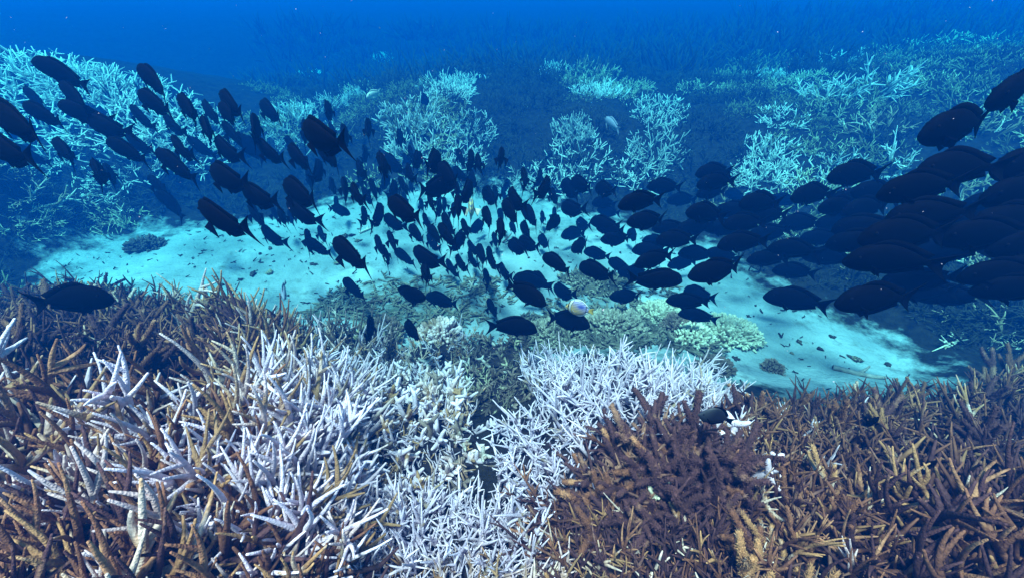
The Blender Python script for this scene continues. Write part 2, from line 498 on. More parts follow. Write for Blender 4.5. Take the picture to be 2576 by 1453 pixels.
def branch_mesh(kind, seed, mat):
    r = random.Random(seed)
    mb = MB()
    if kind == 'stag':      # long tapering antler
        pts = grow(mb, r, (0, 0, -.05), (r.uniform(-.2, .2), r.uniform(-.2, .2), 1), 1.10, .044, .010, 9, 8, 1.5, 0, 1)
        for k in range(r.randint(4, 7)):
            t = r.uniform(.2, .85); i = min(7, int(t * 7)); p = pts[i].lerp(pts[i + 1], t * 7 - i)
            ax = (pts[i + 1] - pts[i]).normalized()
            side = rvec(r); side = (side - ax * side.dot(ax)).normalized()
            L = r.uniform(.22, .5) * (1.1 - .5 * t)
            q = grow(mb, r, p, ax * .75 + side, L, .032 * (1.1 - .4 * t), .008, 6, 7, 1.0, t * .8, 1, .5)
            if L > .33 and r.random() < .6:
                j = 2; ax2 = (q[3] - q[2]).normalized(); s2 = rvec(r); s2 = (s2 - ax2 * s2.dot(ax2)).normalized()
                grow(mb, r, q[j], ax2 * .8 + s2, L * .5, .03, .015, 4, 5, .3, t, 1, .4)
    elif kind == 'sweep':   # long slender branch lying out, then curving up, with side branches that follow the curve
        def arc(start, d0, L, r0, r1, n, sd, turn, t0):
            p = Vector(start); d = Vector(d0).normalized(); P_ = [p.copy()]; R_ = [r0]
            wob = rvec(r) * .10
            for i in range(1, n):
                d = (d + Vector((turn / n, 0, 0)) + wob / n + rvec(r) * .045).normalized()
                p = p + d * L / (n - 1); P_.append(p.copy())
                t = i / (n - 1)
                R_.append((r0 + (r1 - r0) * t ** 1.2) * r.uniform(.93, 1.07))
            mb.tube(P_, R_, sd, t0, 1)
            return P_
        k0 = r.uniform(.3, .7)
        pts = arc((0, 0, -.05), (-k0, r.uniform(-.2, .2), 1), 1.15, .036, .007, 11, 7, r.uniform(.9, 1.7), 0)
        for k in range(r.randint(3, 5)):
            t = r.uniform(.15, .75); i = int(t * 10); ax = (pts[i + 1] - pts[i]).normalized()
            side = rvec(r) + Vector((.5, 0, 0)); side = (side - ax * side.dot(ax)).normalized()
            q = arc(pts[i], ax + side * r.uniform(.5, .9), r.uniform(.28, .55) * (1.15 - .5 * t), .026 * (1.1 - .4 * t), .006, 8, 6, r.uniform(.5, 1.1), t * .8)
            if r.random() < .6:
                ax2 = (q[4] - q[3]).normalized(); s2 = rvec(r); s2 = (s2 - ax2 * s2.dot(ax2)).normalized()
                arc(q[3], ax2 + s2 * .7, .2, .017, .006, 5, 5, .4, t)
    elif kind == 'spike':   # upright pointed finger with small side spurs
        pts = grow(mb, r, (0, 0, -.05), (r.uniform(-.15, .15), r.uniform(-.15, .15), 1), 1.05, .046, .009, 7, 7, .55, 0, 1)
        for k in range(r.randint(2, 5)):
            t = r.uniform(.15, .7); i = int(t * 4); p = pts[i].lerp(pts[i + 1], t * 4 - i)
            ax = (pts[i + 1] - pts[i]).normalized()
            side = rvec(r); side = (side - ax * side.dot(ax)).normalized()
            grow(mb, r, p, ax + side * .75, r.uniform(.2, .42), .034, .009, 4, 6, .2, t * .8, 1, .5)
    elif kind == 'knob':    # short, forked, blunt fingers
        pts = grow(mb, r, (0, 0, -.05), (r.uniform(-.3, .3), r.uniform(-.3, .3), 1), 1.0, .105, .055, 6, 7, .8, 0, 1)
        for k in range(r.randint(4, 7)):
            t = r.uniform(.25, .95); i = min(4, int(t * 5)); p = pts[i].lerp(pts[i + 1], t * 5 - i)
            ax = (pts[i + 1] - pts[i]).normalized()
            side = rvec(r); side = (side - ax * side.dot(ax)).normalized()
            grow(mb, r, p, ax * .5 + side, r.uniform(.2, .42), .07, .042, 4, 6, .5, t * .8, 1, .3)
    elif kind == 'fuzzy':   # finger overgrown with tufts of turf algae
        pts = grow(mb, r, (0, 0, -.05), (r.uniform(-.3, .3), r.uniform(-.3, .3), 1), 1.0, .062, .03, 7, 7, 1.0, 0, .8)
        limbs = [(pts, .062)]
        for k in range(r.randint(4, 6)):
            t = r.uniform(.15, .85); i = int(t * 5); p = pts[i]
            ax = (pts[i + 1] - pts[i]).normalized()
            side = rvec(r); side = (side - ax * side.dot(ax)).normalized()
            limbs.append((grow(mb, r, p, ax * .8 + side, r.uniform(.25, .5), .05, .025, 5, 6, .7, t * .7, .9, .4), .05))
        for lp, rr in limbs:
            for k in range(int(70 * len(lp))):
                t = r.random() * (len(lp) - 1.001); i = int(t); p = lp[i].lerp(lp[i + 1], t - i)
                ax = (lp[i + 1] - lp[i]).normalized()
                side = rvec(r); side = (side - ax * side.dot(ax)).normalized()
                tr = rr * (1 - .55 * t / (len(lp) - 1))
                b0 = p + side * tr * .8; tipv = p + side * tr * r.uniform(1.1, 1.8) + ax * r.uniform(.0, .05)
                w = ax.cross(side) * .009; h = ax * .009
                n0 = len(mb.v)
                mb.v += [b0 - w - h, b0 + w - h, b0 + h * 1.4, tipv]; mb.t += [t / len(lp)] * 3 + [1.0]
                mb.f += [(n0, n0 + 1, n0 + 3), (n0 + 1, n0 + 2, n0 + 3), (n0 + 2, n0, n0 + 3)]
    return mb.mesh('branch', mat)


PROTO = {}


def proto(kind, mat, n=7):
    k = (kind, mat)
    if k not in PROTO:
        PROTO[k] = [branch_mesh(kind, 1000 + i * 17 + hash_s(kind), MAT[mat]) for i in range(n)]
    return PROTO[k]


def hash_s(s):
    return sum(ord(c) * (i + 3) for i, c in enumerate(s)) % 997


def orient(dirn, spin):
    d = Vector(dirn).normalized()
    q = Vector((0, 0, 1)).rotation_difference(d)
    return q.to_matrix().to_4x4() @ Matrix.Rotation(spin, 4, 'Z')


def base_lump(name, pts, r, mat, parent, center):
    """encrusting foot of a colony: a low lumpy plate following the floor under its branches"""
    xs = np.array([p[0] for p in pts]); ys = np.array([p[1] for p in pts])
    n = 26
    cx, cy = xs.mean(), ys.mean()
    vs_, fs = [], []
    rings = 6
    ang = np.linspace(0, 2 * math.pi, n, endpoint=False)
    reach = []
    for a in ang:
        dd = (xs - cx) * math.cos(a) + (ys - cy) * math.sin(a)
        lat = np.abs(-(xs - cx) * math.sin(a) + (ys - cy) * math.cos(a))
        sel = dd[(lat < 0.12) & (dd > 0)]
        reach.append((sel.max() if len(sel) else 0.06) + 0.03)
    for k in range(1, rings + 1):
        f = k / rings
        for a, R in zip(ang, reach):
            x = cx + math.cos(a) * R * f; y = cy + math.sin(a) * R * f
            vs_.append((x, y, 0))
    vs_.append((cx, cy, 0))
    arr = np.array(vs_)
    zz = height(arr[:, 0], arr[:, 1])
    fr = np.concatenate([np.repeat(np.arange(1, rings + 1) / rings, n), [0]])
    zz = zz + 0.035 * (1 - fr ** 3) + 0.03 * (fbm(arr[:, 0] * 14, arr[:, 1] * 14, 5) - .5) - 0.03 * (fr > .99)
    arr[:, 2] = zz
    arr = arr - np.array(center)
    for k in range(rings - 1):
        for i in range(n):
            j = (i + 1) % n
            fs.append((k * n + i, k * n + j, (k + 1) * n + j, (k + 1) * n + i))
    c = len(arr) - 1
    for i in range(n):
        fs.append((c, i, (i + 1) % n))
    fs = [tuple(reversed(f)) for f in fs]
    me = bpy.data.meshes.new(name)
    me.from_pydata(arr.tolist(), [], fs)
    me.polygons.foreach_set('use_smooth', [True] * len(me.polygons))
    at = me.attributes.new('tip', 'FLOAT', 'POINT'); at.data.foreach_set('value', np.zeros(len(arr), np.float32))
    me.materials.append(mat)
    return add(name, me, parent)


def under(root, poly, spacing, L0, lean, mats, c, seed):
    """the crowd of short twigs that fills the gaps between a colony's main branches"""
    g = np.random.default_rng(seed + 400)
    X, Y = np.meshgrid(np.arange(-2.7, 2.9, spacing), np.arange(-0.1, 2.6, spacing))
    X = X + g.uniform(-.5, .5, X.shape) * spacing; Y = Y + g.uniform(-.5, .5, Y.shape) * spacing
    Z = height(X, Y)
    u, v, zc = proj(X, Y, Z + L0)
    ok = inpoly(u, v, poly) & (zc > .25) & (u > -160) & (u < 2736) & (v < 1560)
    r = random.Random(seed)
    by = {}
    for x, y, z in zip(X[ok], Y[ok], Z[ok]):
        m = r.choices([k for k, w in mats], [w for k, w in mats])[0]
        mb = by.setdefault(m, MB())
        L = L0 * r.uniform(.6, 1.3)
        q = grow(mb, r, (x - c[0], y - c[1], z - c[2]), (lean[0] + r.gauss(0, .5), lean[1] + r.gauss(0, .5), 1), L, L * .055, L * .02, 4, 5, .8, 0, .75)
        for k in range(2):
            grow(mb, r, q[1 + k], (r.gauss(0, .7), r.gauss(0, .7), .6), L * .5, L * .04, L * .016, 3, 4, .6, .2, .8)
    for m, mb in by.items():
        o = add('small_branches', mb.mesh('small_branches', MAT[m]), root); o['kind'] = 'stuff'


def plant(name, label, group, poly, kinds, mats, spacing, length, lean=(0, 0), spread=0.6, jitter=0.35, thick=1.0, base='dark', seed=0, maxn=290, nofoot=False, holes=0.0):
    """a coral colony: branches rooted on the floor wherever their tops fall in the patch the colony fills"""
    r = random.Random(seed + 5)
    xs = np.arange(-2.7, 2.9, spacing); ys = np.arange(-0.1, 2.6, spacing)
    X, Y = np.meshgrid(xs, ys)
    g = np.random.default_rng(seed)
    X = X + g.uniform(-.5, .5, X.shape) * spacing; Y = Y + g.uniform(-.5, .5, Y.shape) * spacing
    Z = height(X, Y)
    lm = sum(length) / 2
    u, v, zc = proj(X + lean[0] * lm * .5, Y + lean[1] * lm * .5, Z + lm * .6)
    u = u + 25 * (fbm(X * 9, Y * 9, seed) - .5) * 2; v = v + 25 * (fbm(X * 9, Y * 9, seed + 3) - .5) * 2
    ok = inpoly(u, v, poly) & (zc > 0.25) & (u > -160) & (u < 2736) & (v < 1580)
    pts = np.stack([X[ok], Y[ok], Z[ok]], 1)
    if len(pts) == 0: return None
    print(label[:40], len(pts))
    if len(pts) > maxn:
        pts = pts[g.permutation(len(pts))[:maxn]]
    c = pts.mean(0); c[2] = pts[:, 2].min()
    root = bpy.data.objects.new(name, None); COL.objects.link(root); root.location = c
    root.empty_display_size = 0.05
    tag(root, label, 'coral', group)
    R = max(0.12, float(np.hypot(pts[:, 0] - c[0], pts[:, 1] - c[1]).max()))
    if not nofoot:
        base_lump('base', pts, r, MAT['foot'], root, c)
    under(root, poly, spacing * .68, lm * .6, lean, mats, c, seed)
    for p in pts:
        kind = r.choices([k for k, w in kinds], [w for k, w in kinds])[0]
        mat = r.choices([k for k, w in mats], [w for k, w in mats])[0]
        ms = proto(kind, mat)
        ox, oy = (p[0] - c[0]) / R, (p[1] - c[1]) / R
        d = Vector((ox * spread + lean[0] + r.gauss(0, jitter), oy * spread + lean[1] + r.gauss(0, jitter), 1.0))
        L = r.uniform(*length)
        th = thick * r.uniform(.85, 1.25)
        spin = r.uniform(0, 6.28)
        if kind == 'sweep':     # turn the branch so that its curve lifts upward
            spin = max((j * math.pi / 8 for j in range(16)), key=lambda a_: (orient(d, a_) @ Vector((1, 0, 0))).z) + r.gauss(0, .5)
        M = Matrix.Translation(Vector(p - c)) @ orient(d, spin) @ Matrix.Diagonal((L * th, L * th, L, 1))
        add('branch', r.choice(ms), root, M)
    return root


NEAR = 'corals of the near reef'
plant('staghorn_coral', 'dark brown staghorn thicket with tan tips along the left edge above the white branches', NEAR,
      [(-260, 700), (250, 720), (470, 770), (560, 815), (560, 900), (430, 965), (330, 960), (-260, 985)],
      [('stag', 2), ('sweep', 3), ('fuzzy', 2)], [('brown', 5), ('purple', 7), ('tan', .5)], .056, (.14, .25), (.25, .15), .7, .45, .85, 'purple', 1)
plant('staghorn_coral', 'thick white staghorn branches with tan bases at the left edge', NEAR,
      [(-260, 960), (200, 960), (330, 1000), (420, 1000), (540, 1120), (430, 1230), (250, 1260), (-260, 1290)],
      [('sweep', 5), ('stag', 1)], [('white', 4), ('whitetan', 4), ('tan', 2), ('brown', 4), ('purple', 2)], .034, (.20, .36), (.9, .4), .4, .26, 1.0, 'brown', 2)
plant('staghorn_coral', 'tan staghorn coral with cream tips between brown thicket and white sweeping branches', NEAR,
      [(430, 740), (640, 775), (700, 830), (680, 950), (600, 1050), (520, 1120), (400, 1000), (430, 960), (560, 900), (560, 805)],
      [('sweep', 4), ('stag', 1)], [('tan', 4), ('whitetan', 2.2), ('brown', 4), ('purple', 1)], .040, (.20, .36), (.75, .35), .5, .28, .95, 'brown', 3)
plant('staghorn_coral', 'long white staghorn branches sweeping right beside the deep gully', NEAR,
      [(660, 960), (760, 880), (880, 905), (900, 960), (860, 1050), (830, 1150), (830, 1300), (700, 1330), (560, 1250), (520, 1120), (600, 1050)],
      [('sweep', 6), ('stag', 1)], [('white', 6), ('lavender', 2), ('whitetan', 2)], .031, (.20, .36), (1.15, .4), .4, .2, .85, 'brown', 4)
plant('staghorn_coral', 'tan and brown staghorn tangle with white tips in the bottom left corner', NEAR,
      [(-260, 1290), (250, 1260), (430, 1230), (560, 1250), (700, 1330), (800, 1400), (820, 1640), (-260, 1640)],
      [('sweep', 4), ('stag', 1)], [('tan', 3), ('brown', 6), ('purple', 2.5), ('whitetan', .9)], .030, (.17, .32), (.9, .35), .4, .32, 1.0, 'brown', 5)
plant('staghorn_coral', 'dim grey brown staghorn bush with white tips at the edge of the sand', NEAR,
      [(640, 775), (760, 800), (880, 800), (1000, 860), (1015, 970), (900, 970), (880, 905), (760, 880), (690, 930)],
      [('stag', 2), ('spike', 1)], [('grey', 5), ('whitetan', 2.5), ('white', 1.5), ('dark', 2)], .052, (.14, .25), (.2, .1), .6, .4, .75, 'dark', 6)
plant('finger_coral', 'white knobbly branching coral on the mound beside the central gully', NEAR,
      [(960, 930), (1100, 915), (1175, 960), (1190, 1100), (1170, 1200), (1000, 1230), (860, 1195), (840, 1100), (880, 1000)],
      [('knob', 4), ('spike', 1)], [('white', 6), ('whitetan', 2.5), ('grey', 1)], .036, (.08, .15), (0, .05), 1.1, .5, .85, 'grey', 7)
plant('staghorn_coral', 'small tan bush coral with pale tips behind the white knobbly coral', NEAR,
      [(1010, 845), (1170, 830), (1180, 900), (1100, 930), (990, 940)],
      [('spike', 1), ('stag', 1)], [('tan', 3), ('whitetan', 4), ('white', 2)], .058, (.10, .17), (0, 0), 1.2, .35, .75, 'grey', 8)
plant('bush_coral', 'dark rounded bush coral with fine stubby tips in the gully', NEAR,
      [(1150, 850), (1330, 850), (1345, 960), (1300, 1010), (1180, 1005), (1130, 930)],
      [('knob', 1)], [('dark', 6), ('grey', 1.5)], .044, (.07, .12), (0, 0), 1.3, .5, .95, 'dark', 9)
plant('staghorn_coral', 'upright pale lavender spikes of coral filling the bottom centre', NEAR,
      [(850, 1215), (1000, 1240), (1170, 1235), (1260, 1260), (1330, 1330), (1380, 1410), (960, 1410), (800, 1470), (800, 1380)],
      [('spike', 4), ('stag', 1)], [('lavender', 5), ('white', 4)], .026, (.10, .17), (.05, .05), .35, .22, .85, 'grey', 10)
plant('staghorn_coral', 'brown spiky coral with pale lavender tips at the bottom edge', NEAR,
      [(800, 1470), (960, 1410), (1380, 1410), (1420, 1500), (1420, 1640), (820, 1640)],
      [('spike', 4), ('stag', 1)], [('tan', 2), ('whitetan', 4), ('lavender', 3)], .025, (.09, .15), (.0, .05), .35, .22, .85, 'brown', 11)
plant('staghorn_coral', 'large bleached lavender white staghorn thicket right of centre above the brown mound', NEAR,
      [(1330, 890), (1480, 880), (1600, 905), (1760, 925), (1840, 970), (1810, 1040), (1700, 1045), (1575, 1050), (1495, 1120), (1470, 1220), (1320, 1250), (1250, 1215), (1275, 1050), (1345, 985)],
      [('stag', 3), ('spike', 3)], [('lavender', 7), ('white', 3)], .042, (.12, .20), (0, .05), .75, .28, .85, 'grey', 12)
plant('turf_coral', 'dark purple brown mound of coral fingers furred with algae', NEAR,
      [(1580, 1060), (1690, 1055), (1760, 1075), (1810, 1130), (1840, 1230), (1700, 1260), (1490, 1260), (1480, 1210), (1500, 1120)],
      [('fuzzy', 6), ('stag', 1)], [('purple', 7), ('brown', 2)], .030, (.13, .22), (-.55, .3), .7, .25, 1.0, 'purple', 13)
plant('staghorn_coral', 'dark brown bristly coral with scattered tan branches at bottom right of centre', NEAR,
      [(1320, 1250), (1430, 1250), (1700, 1260), (1890, 1230), (1880, 1640), (1420, 1640), (1400, 1453), (1330, 1340)],
      [('fuzzy', 1), ('stag', 6)], [('purple', 6), ('brown', 3), ('tan', .9)], .028, (.11, .19), (-.35, .2), .5, .38, .62, 'purple', 14)
plant('staghorn_coral', 'tan open branched coral beside the lavender spikes at the bottom edge', NEAR,
      [(1380, 1330), (1530, 1310), (1540, 1470), (1400, 1500)],
      [('stag', 1)], [('tan', 3), ('whitetan', 2)], .05, (.13, .19), (-.1, 0), .5, .3, .65, 'brown', 15, nofoot=False)
plant('staghorn_coral', 'small white bleached antler coral standing out right of the furred mound', NEAR,
      [(1830, 1080), (1900, 1070), (1910, 1180), (1840, 1190)],
      [('knob', 1), ('stag', 1)], [('white', 1)], .045, (.12, .16), (.1, 0), .7, .3, .8, 'brown', 16)
plant('finger_coral', 'small cream forked coral nestled low on the furred brown mound', NEAR,
      [(1600, 1210), (1680, 1210), (1680, 1290), (1600, 1290)],
      [('knob', 1)], [('cream', 1)], .035, (.08, .11), (0, 0), .9, .3, .9, 'brown', 17)
plant('staghorn_coral', 'brown staghorn field with stray white tips bordering the sand on the right', NEAR,
      [(1800, 1030), (1850, 1010), (2100, 1005), (2230, 985), (2230, 1200), (1890, 1230), (1850, 1100)],
      [('stag', 4), ('fuzzy', 1)], [('brown', 5), ('purple', 5), ('tan', 1.3), ('white', .4)], .038, (.12, .22), (-.35, .15), .5, .38, .7, 'purple', 18)
plant('staghorn_coral', 'brown staghorn slope climbing to the right edge below the dark shoal', NEAR,
      [(2230, 985), (2400, 960), (2576, 925), (2840, 890), (2840, 1180), (2230, 1200)],
      [('stag', 4), ('fuzzy', 1)], [('brown', 5), ('purple', 5), ('tan', 1.1)], .052, (.13, .23), (-.35, .15), .5, .38, .75, 'purple', 19)
plant('staghorn_coral', 'reddish brown staghorn thicket with cream branches at the lower right', NEAR,
      [(1890, 1230), (2230, 1200), (2280, 1640), (1880, 1640)],
      [('sweep', 3), ('stag', 2), ('fuzzy', 1.5)], [('brown', 5), ('purple', 5), ('tan', 1.6), ('whitetan', .3)], .028, (.13, .23), (-.4, .2), .5, .38, .70, 'purple', 20)
plant('staghorn_coral', 'tan and brown thick staghorn tangle in the bottom right corner', NEAR,
      [(2230, 1200), (2840, 1180), (2840, 1640), (2280, 1640)],
      [('sweep', 3), ('stag', 1)], [('brown', 6), ('tan', 2.2), ('purple', 5), ('whitetan', .2)], .031, (.16, .30), (-.9, .4), .4, .32, 1.0, 'purple', 21)


# ------------------------------------------------------------------ coral heads on the sand
def dome_coral(name, label, u, v, rx, ry, rz_, mat, nub, n, seed, group='coral heads on the sand', zo=0.0):
    r = random.Random(seed)
    p, t = cast(u, v)
    mb = MB()
    # domed body
    rings, seg = 7, 20
    for k in range(rings):
        f = k / (rings - 1) * math.pi / 2
        for i in range(seg):
            a = 2 * math.pi * i / seg
            w = 1 + .14 * math.sin(3 * a + seed) + .09 * math.sin(5 * a + 2 * seed)
            mb.v.append(Vector((rx * .9 * w * math.cos(a) * math.cos(f), ry * .9 * w * math.sin(a) * math.cos(f), rz_ * .85 * math.sin(f) - .02)))
            mb.t.append(0.1)
    for k in range(rings - 1):
        for i in range(seg):
            j = (i + 1) % seg
            mb.f.append((k * seg + i, k * seg + j, (k + 1) * seg + j, (k + 1) * seg + i))
    body = mb.mesh('body', MAT[mat])
    root = bpy.data.objects.new(name, None); COL.objects.link(root); root.location = p
    tag(root, label, 'coral', group)
    add('body', body, root)
    nb = MB()
    for k in range(n):
        a = r.uniform(0, 6.283); f = math.asin(r.random() ** .8)
        w = 1 + .14 * math.sin(3 * a + seed) + .09 * math.sin(5 * a + 2 * seed)
        q = Vector((rx * .88 * w * math.cos(a) * math.cos(f), ry * .88 * w * math.sin(a) * math.cos(f), rz_ * .83 * math.sin(f) - .01))
        d = Vector((math.cos(a) * math.cos(f), math.sin(a) * math.cos(f), math.sin(f) + .35)) + rvec(r) * .35
        L = nub * r.uniform(.7, 1.4)
        pts = grow(nb, r, q, d, L, L * .30, L * .20, 3, 5, .3, .2, 1)
        if r.random() < .7:
            grow(nb, r, pts[1], d + rvec(r) * .9, L * .55, L * .22, L * .16, 3, 5, .2, .5, 1)
    o = add('nubs', nb.mesh('nubs', MAT[mat]), root); o['kind'] = 'stuff'
    return root


dome_coral('cauliflower_coral', 'pale cream cauliflower coral on the sand below the trio of fish', 1830, 845, .17, .13, .085, 'cream', .035, 420, 3)
dome_coral('cauliflower_coral', 'pale cream cauliflower coral nearest the two right facing fish', 1660, 800, .16, .13, .075, 'cream', .033, 380, 5)
dome_coral('cauliflower_coral', 'small cream cauliflower coral in front of the larger cream head', 1735, 855, .10, .09, .09, 'cream', .033, 230, 8)
dome_coral('cauliflower_coral', 'dark brown cauliflower coral wedged between the cream heads', 1700, 835, .10, .09, .09, 'grey', .03, 230, 9)
dome_coral('boulder_coral', 'small round dark coral head alone on the right sand', 1940, 930, .062, .055, .06, 'grey', .012, 260, 10)
dome_coral('boulder_coral', 'dark low coral hump at the edge of the sand behind the white thicket', 1540, 830, .20, .12, .09, 'rubble', .035, 300, 11)
dome_coral('boulder_coral', 'grey dead coral hump beneath the shoal left of the cream coral', 1400, 845, .20, .12, .08, 'rubble', .03, 320, 12)
dome_coral('boulder_coral', 'algae covered pale rock beneath the shoal in mid channel', 1500, 715, .26, .16, .09, 'rubble', .02, 260, 13)
dome_coral('bush_coral', 'brown low bush coral at the near edge of the sand beside the white thicket', 1790, 930, .08, .06, .06, 'dark', .03, 170, 14)
dome_coral('bush_coral', 'dark bush at the foot of the left reef on the sand', 370, 625, .14, .10, .06, 'dark', .04, 150, 15)
dome_coral('bush_coral', 'brown bush beside the small white coral in the gully mouth', 960, 850, .12, .10, .10, 'dark', .04, 220, 16)
dome_coral('bush_coral', 'pale tipped bush in the gully behind the vertical fish', 1110, 850, .11, .08, .09, 'whitetan', .045, 160, 17)


# ------------------------------------------------------------------ background thickets
def thicket_mesh(name, seed, mat, n, thick, flat=.55, twig=3):
    r = random.Random(seed)
    mb = MB()
    for k in range(n):
        a = r.uniform(0, 6.283); rad = r.random() ** .5
        p = Vector((math.cos(a) * rad * .75, math.sin(a) * rad * .75, -.1))
        d = Vector((math.cos(a) * rad * 1.1, math.sin(a) * rad * 1.1, 1.0)) + rvec(r) * .45
        L = flat * r.uniform(.6, 1.25) * (1.15 - .4 * rad)
        pts = grow(mb, r, p, d, L, thick, thick * .45, 5, 5, .8, 0, 1)
        for j in range(twig):
            i = r.randint(1, 3); ax = (pts[i + 1] - pts[i]).normalized(); s = rvec(r); s = (s - ax * s.dot(ax)).normalized()
            grow(mb, r, pts[i], ax * .6 + s, L * r.uniform(.3, .55), thick * .7, thick * .35, 4, 4, .6, .35, 1, .4)
    return mb.mesh(name, MAT[mat])


TH = {
    'dark': [thicket_mesh('dark_thicket', 50 + i, 'fardark', 70, .022) for i in range(4)],
    'olive': [thicket_mesh('olive_thicket', 60 + i, 'farolive', 60, .024) for i in range(4)],
    'pale': [thicket_mesh('pale_thicket', 70 + i, 'farpale', 64, .026) for i in range(4)],
}


def antler(name, label, group, M, kind, p):
    """an open colony whose few thick branches can be told apart: each branch a part"""
    root = bpy.data.objects.new(name, None); COL.objects.link(root); root.location = p
    tag(root, label, 'coral', group)
    inv = Matrix.Translation(-Vector(p))
    ms = proto('stag', 'farantler' if kind == 'antler' else 'farpale', 5)
    for k in range(15):
        a = rng.uniform(0, 6.283); q = rng.random() ** .5
        d = Vector((math.cos(a) * q * 1.2, math.sin(a) * q * 1.2, 1.0)) + rvec(rng) * .5
        L = rng.uniform(.5, 1.05)
        add('branch', rng.choice(ms), root, inv @ M @ Matrix.Translation((math.cos(a) * q * .7, math.sin(a) * q * .7, -.05)) @ orient(d, rng.uniform(0, 6.28)) @ Matrix.Diagonal((L * .9, L * .9, L, 1)))
    return root


def thicket(kind, u, v, size, hgt, label, group, name='staghorn_coral', tilt=0.0, world=None):
    if world is None:
        p, t = cast(u, v)
    else:
        p = np.array(world)
    e = 0.15
    gxn = (hz(p[0] + e, p[1]) - hz(p[0] - e, p[1])) / (2 * e); gyn = (hz(p[0], p[1] + e) - hz(p[0], p[1] - e)) / (2 * e)
    n = Vector((-gxn * .6, -gyn * .6, 1)).normalized()
    M = Matrix.Translation(Vector(p) - Vector((0, 0, .02))) @ orient(n, rng.uniform(0, 6.28)) @ Matrix.Diagonal((size, size, hgt, 1))
    if kind.startswith('antler'):
        return antler(name, label, group, M, kind, p)
    o = add(name, rng.choice(TH[kind]), None, M)
    tag(o, label, 'coral', group)
    return o


# named pale colonies of the far reef: (u, v, radius, height, label)
BACK = 'pale colonies on the far reef'
pale_spots = [
    (1040, 300, .40, .50, 'big pale bleached staghorn colony high on the back slope left of centre'),
    (1060, 365, .38, .42, 'pale open staghorn colony just below the biggest pale colony'),
    (1190, 330, .30, .42, 'thin pale staghorn colony to the right of the biggest pale colony'),
    (1160, 400, .28, .34, 'pale staghorn sprigs at the foot of the back slope behind the shoal centre'),
    (895, 245, .22, .30, 'small pale staghorn sprig left of the biggest pale colony'),
    (740, 300, .38, .38, 'pale staghorn bush between the left mound and the back slope'),
    (690, 350, .30, .30, 'pale staghorn bush behind the leaning dark fish left of centre'),
    (800, 350, .30, .28, 'dim pale staghorn patch right of the bush by the left mound'),
    (1440, 340, .26, .42, 'tall narrow pale staghorn colony right of centre on the back slope'),
    (1450, 400, .32, .38, 'pale staghorn colony at middle of the column right of centre'),
    (1420, 455, .36, .34, 'pale staghorn colony at the foot of the column right of centre'),
    (1340, 450, .28, .28, 'low pale staghorn colony touching the sand behind the central shoal'),
    (1650, 385, .32, .40, 'bluish white staghorn colony above the right hand shoal'),
    (1600, 430, .34, .32, 'pale yellowish staghorn colony left of the bluish white one'),
    (1930, 395, .30, .40, 'bright white staghorn cluster above the right shoal'),
    (1900, 440, .28, .30, 'white staghorn cluster just over the backs of the right shoal'),
    (960, 150, .30, .3, 'faint pale coral patch far off near the top centre'),
    (780, 190, .30, .26, 'faint pale coral patch far off above the left bush'),
    (1520, 235, .34, .34, 'pale yellow green coral tuft far up right of centre'),
    (1400, 190, .45, .4, 'faint pale coral ridge high up right of centre'),
]
for u, v, s, h_, lab in pale_spots:
    thicket('pale', u, v, s, h_, lab, BACK)
# bleached crest of the left mound
MOUND = ((-40, 200, .55), (60, 190, .55), (150, 205, .5), (230, 220, .5), (310, 235, .5), (390, 260, .45), (460, 290, .42), (520, 325, .38), (570, 365, .3), (0, 270, .5), (110, 290, .5), (220, 310, .45), (320, 320, .45), (420, 340, .4), (490, 390, .35), (340, 400, .35), (160, 370, .4), (280, 455, .3))
MK = {}
for cr in (True, False):
    for i, (u, v, s) in enumerate(sorted(q for q in MOUND if (q[1] < 270 or q[0] > 450) == cr)):
        MK[(u, v)] = i
for u, v, s in MOUND:
    thicket('pale', u, v, s, s * .75, 'bleached staghorn thicket, %s from the left on the %s of the left mound' % (ordinal(MK[(u, v)]), 'crest' if v < 270 or u > 450 else 'face'),
            'bleached thickets of the left mound' + (' crest' if v < 270 or u > 450 else ' face'))
# thick tan antlers on the right slope
for u, v, s, h_, kd, lab in (
    (2240, 420, .26, .34, 'antlerpale', 'thick pale antler branches between the two right hand fish rows'),
    (2090, 440, .20, .34, 'antlerpale', 'tall white antler coral above the lone fish on the right'),
    (2180, 330, .30, .36, 'antler', 'tan antler coral on the right slope left of the high swimming fish'),
    (2400, 500, .24, .30, 'antler', 'pinkish tan antler coral glimpsed through the gap in the right shoal'),
    (2070, 250, .28, .34, 'antlerpale', 'white star shaped coral sprig high on the right slope'),
    (2190, 230, .40, .40, 'antlerpale', 'pale branching coral below the top right corner'),
    (2110, 165, .36, .36, 'antlerpale', 'faint white coral sprig near the top right'),
    (2450, 830, .26, .22, 'antler', 'sparse tan sticks of coral in the dark hollow below the right shoal'),
    (2200, 690, .28, .2, 'antler', 'tan sticks of coral in the shade beneath the right shoal'),
    (1990, 590, .24, .22, 'antler', 'tan coral sticks seen through the middle of the right shoal'),
    (1850, 520, .24, .24, 'antler', 'greenish coral sticks behind the right shoal'),
    (2540, 720, .26, .26, 'antler', 'tan curved coral branches at the right edge under the shoal'),
    (2480, 330, .28, .3, 'antler', 'tan coral branch behind the high swimming fish at right'),
    (60, 480, .28, .26, 'antler', 'pinkish coral sticks at the left edge below the fish'),
    (180, 510, .28, .22, 'antler', 'tan curved coral sticks on the shaded foot of the left mound'),
    (300, 535, .3, .14, 'antler', 'low greenish coral sticks on the shaded ground left of the sand')):
    thicket(kd, u, v, s, h_, lab, 'antler corals of the side slopes')

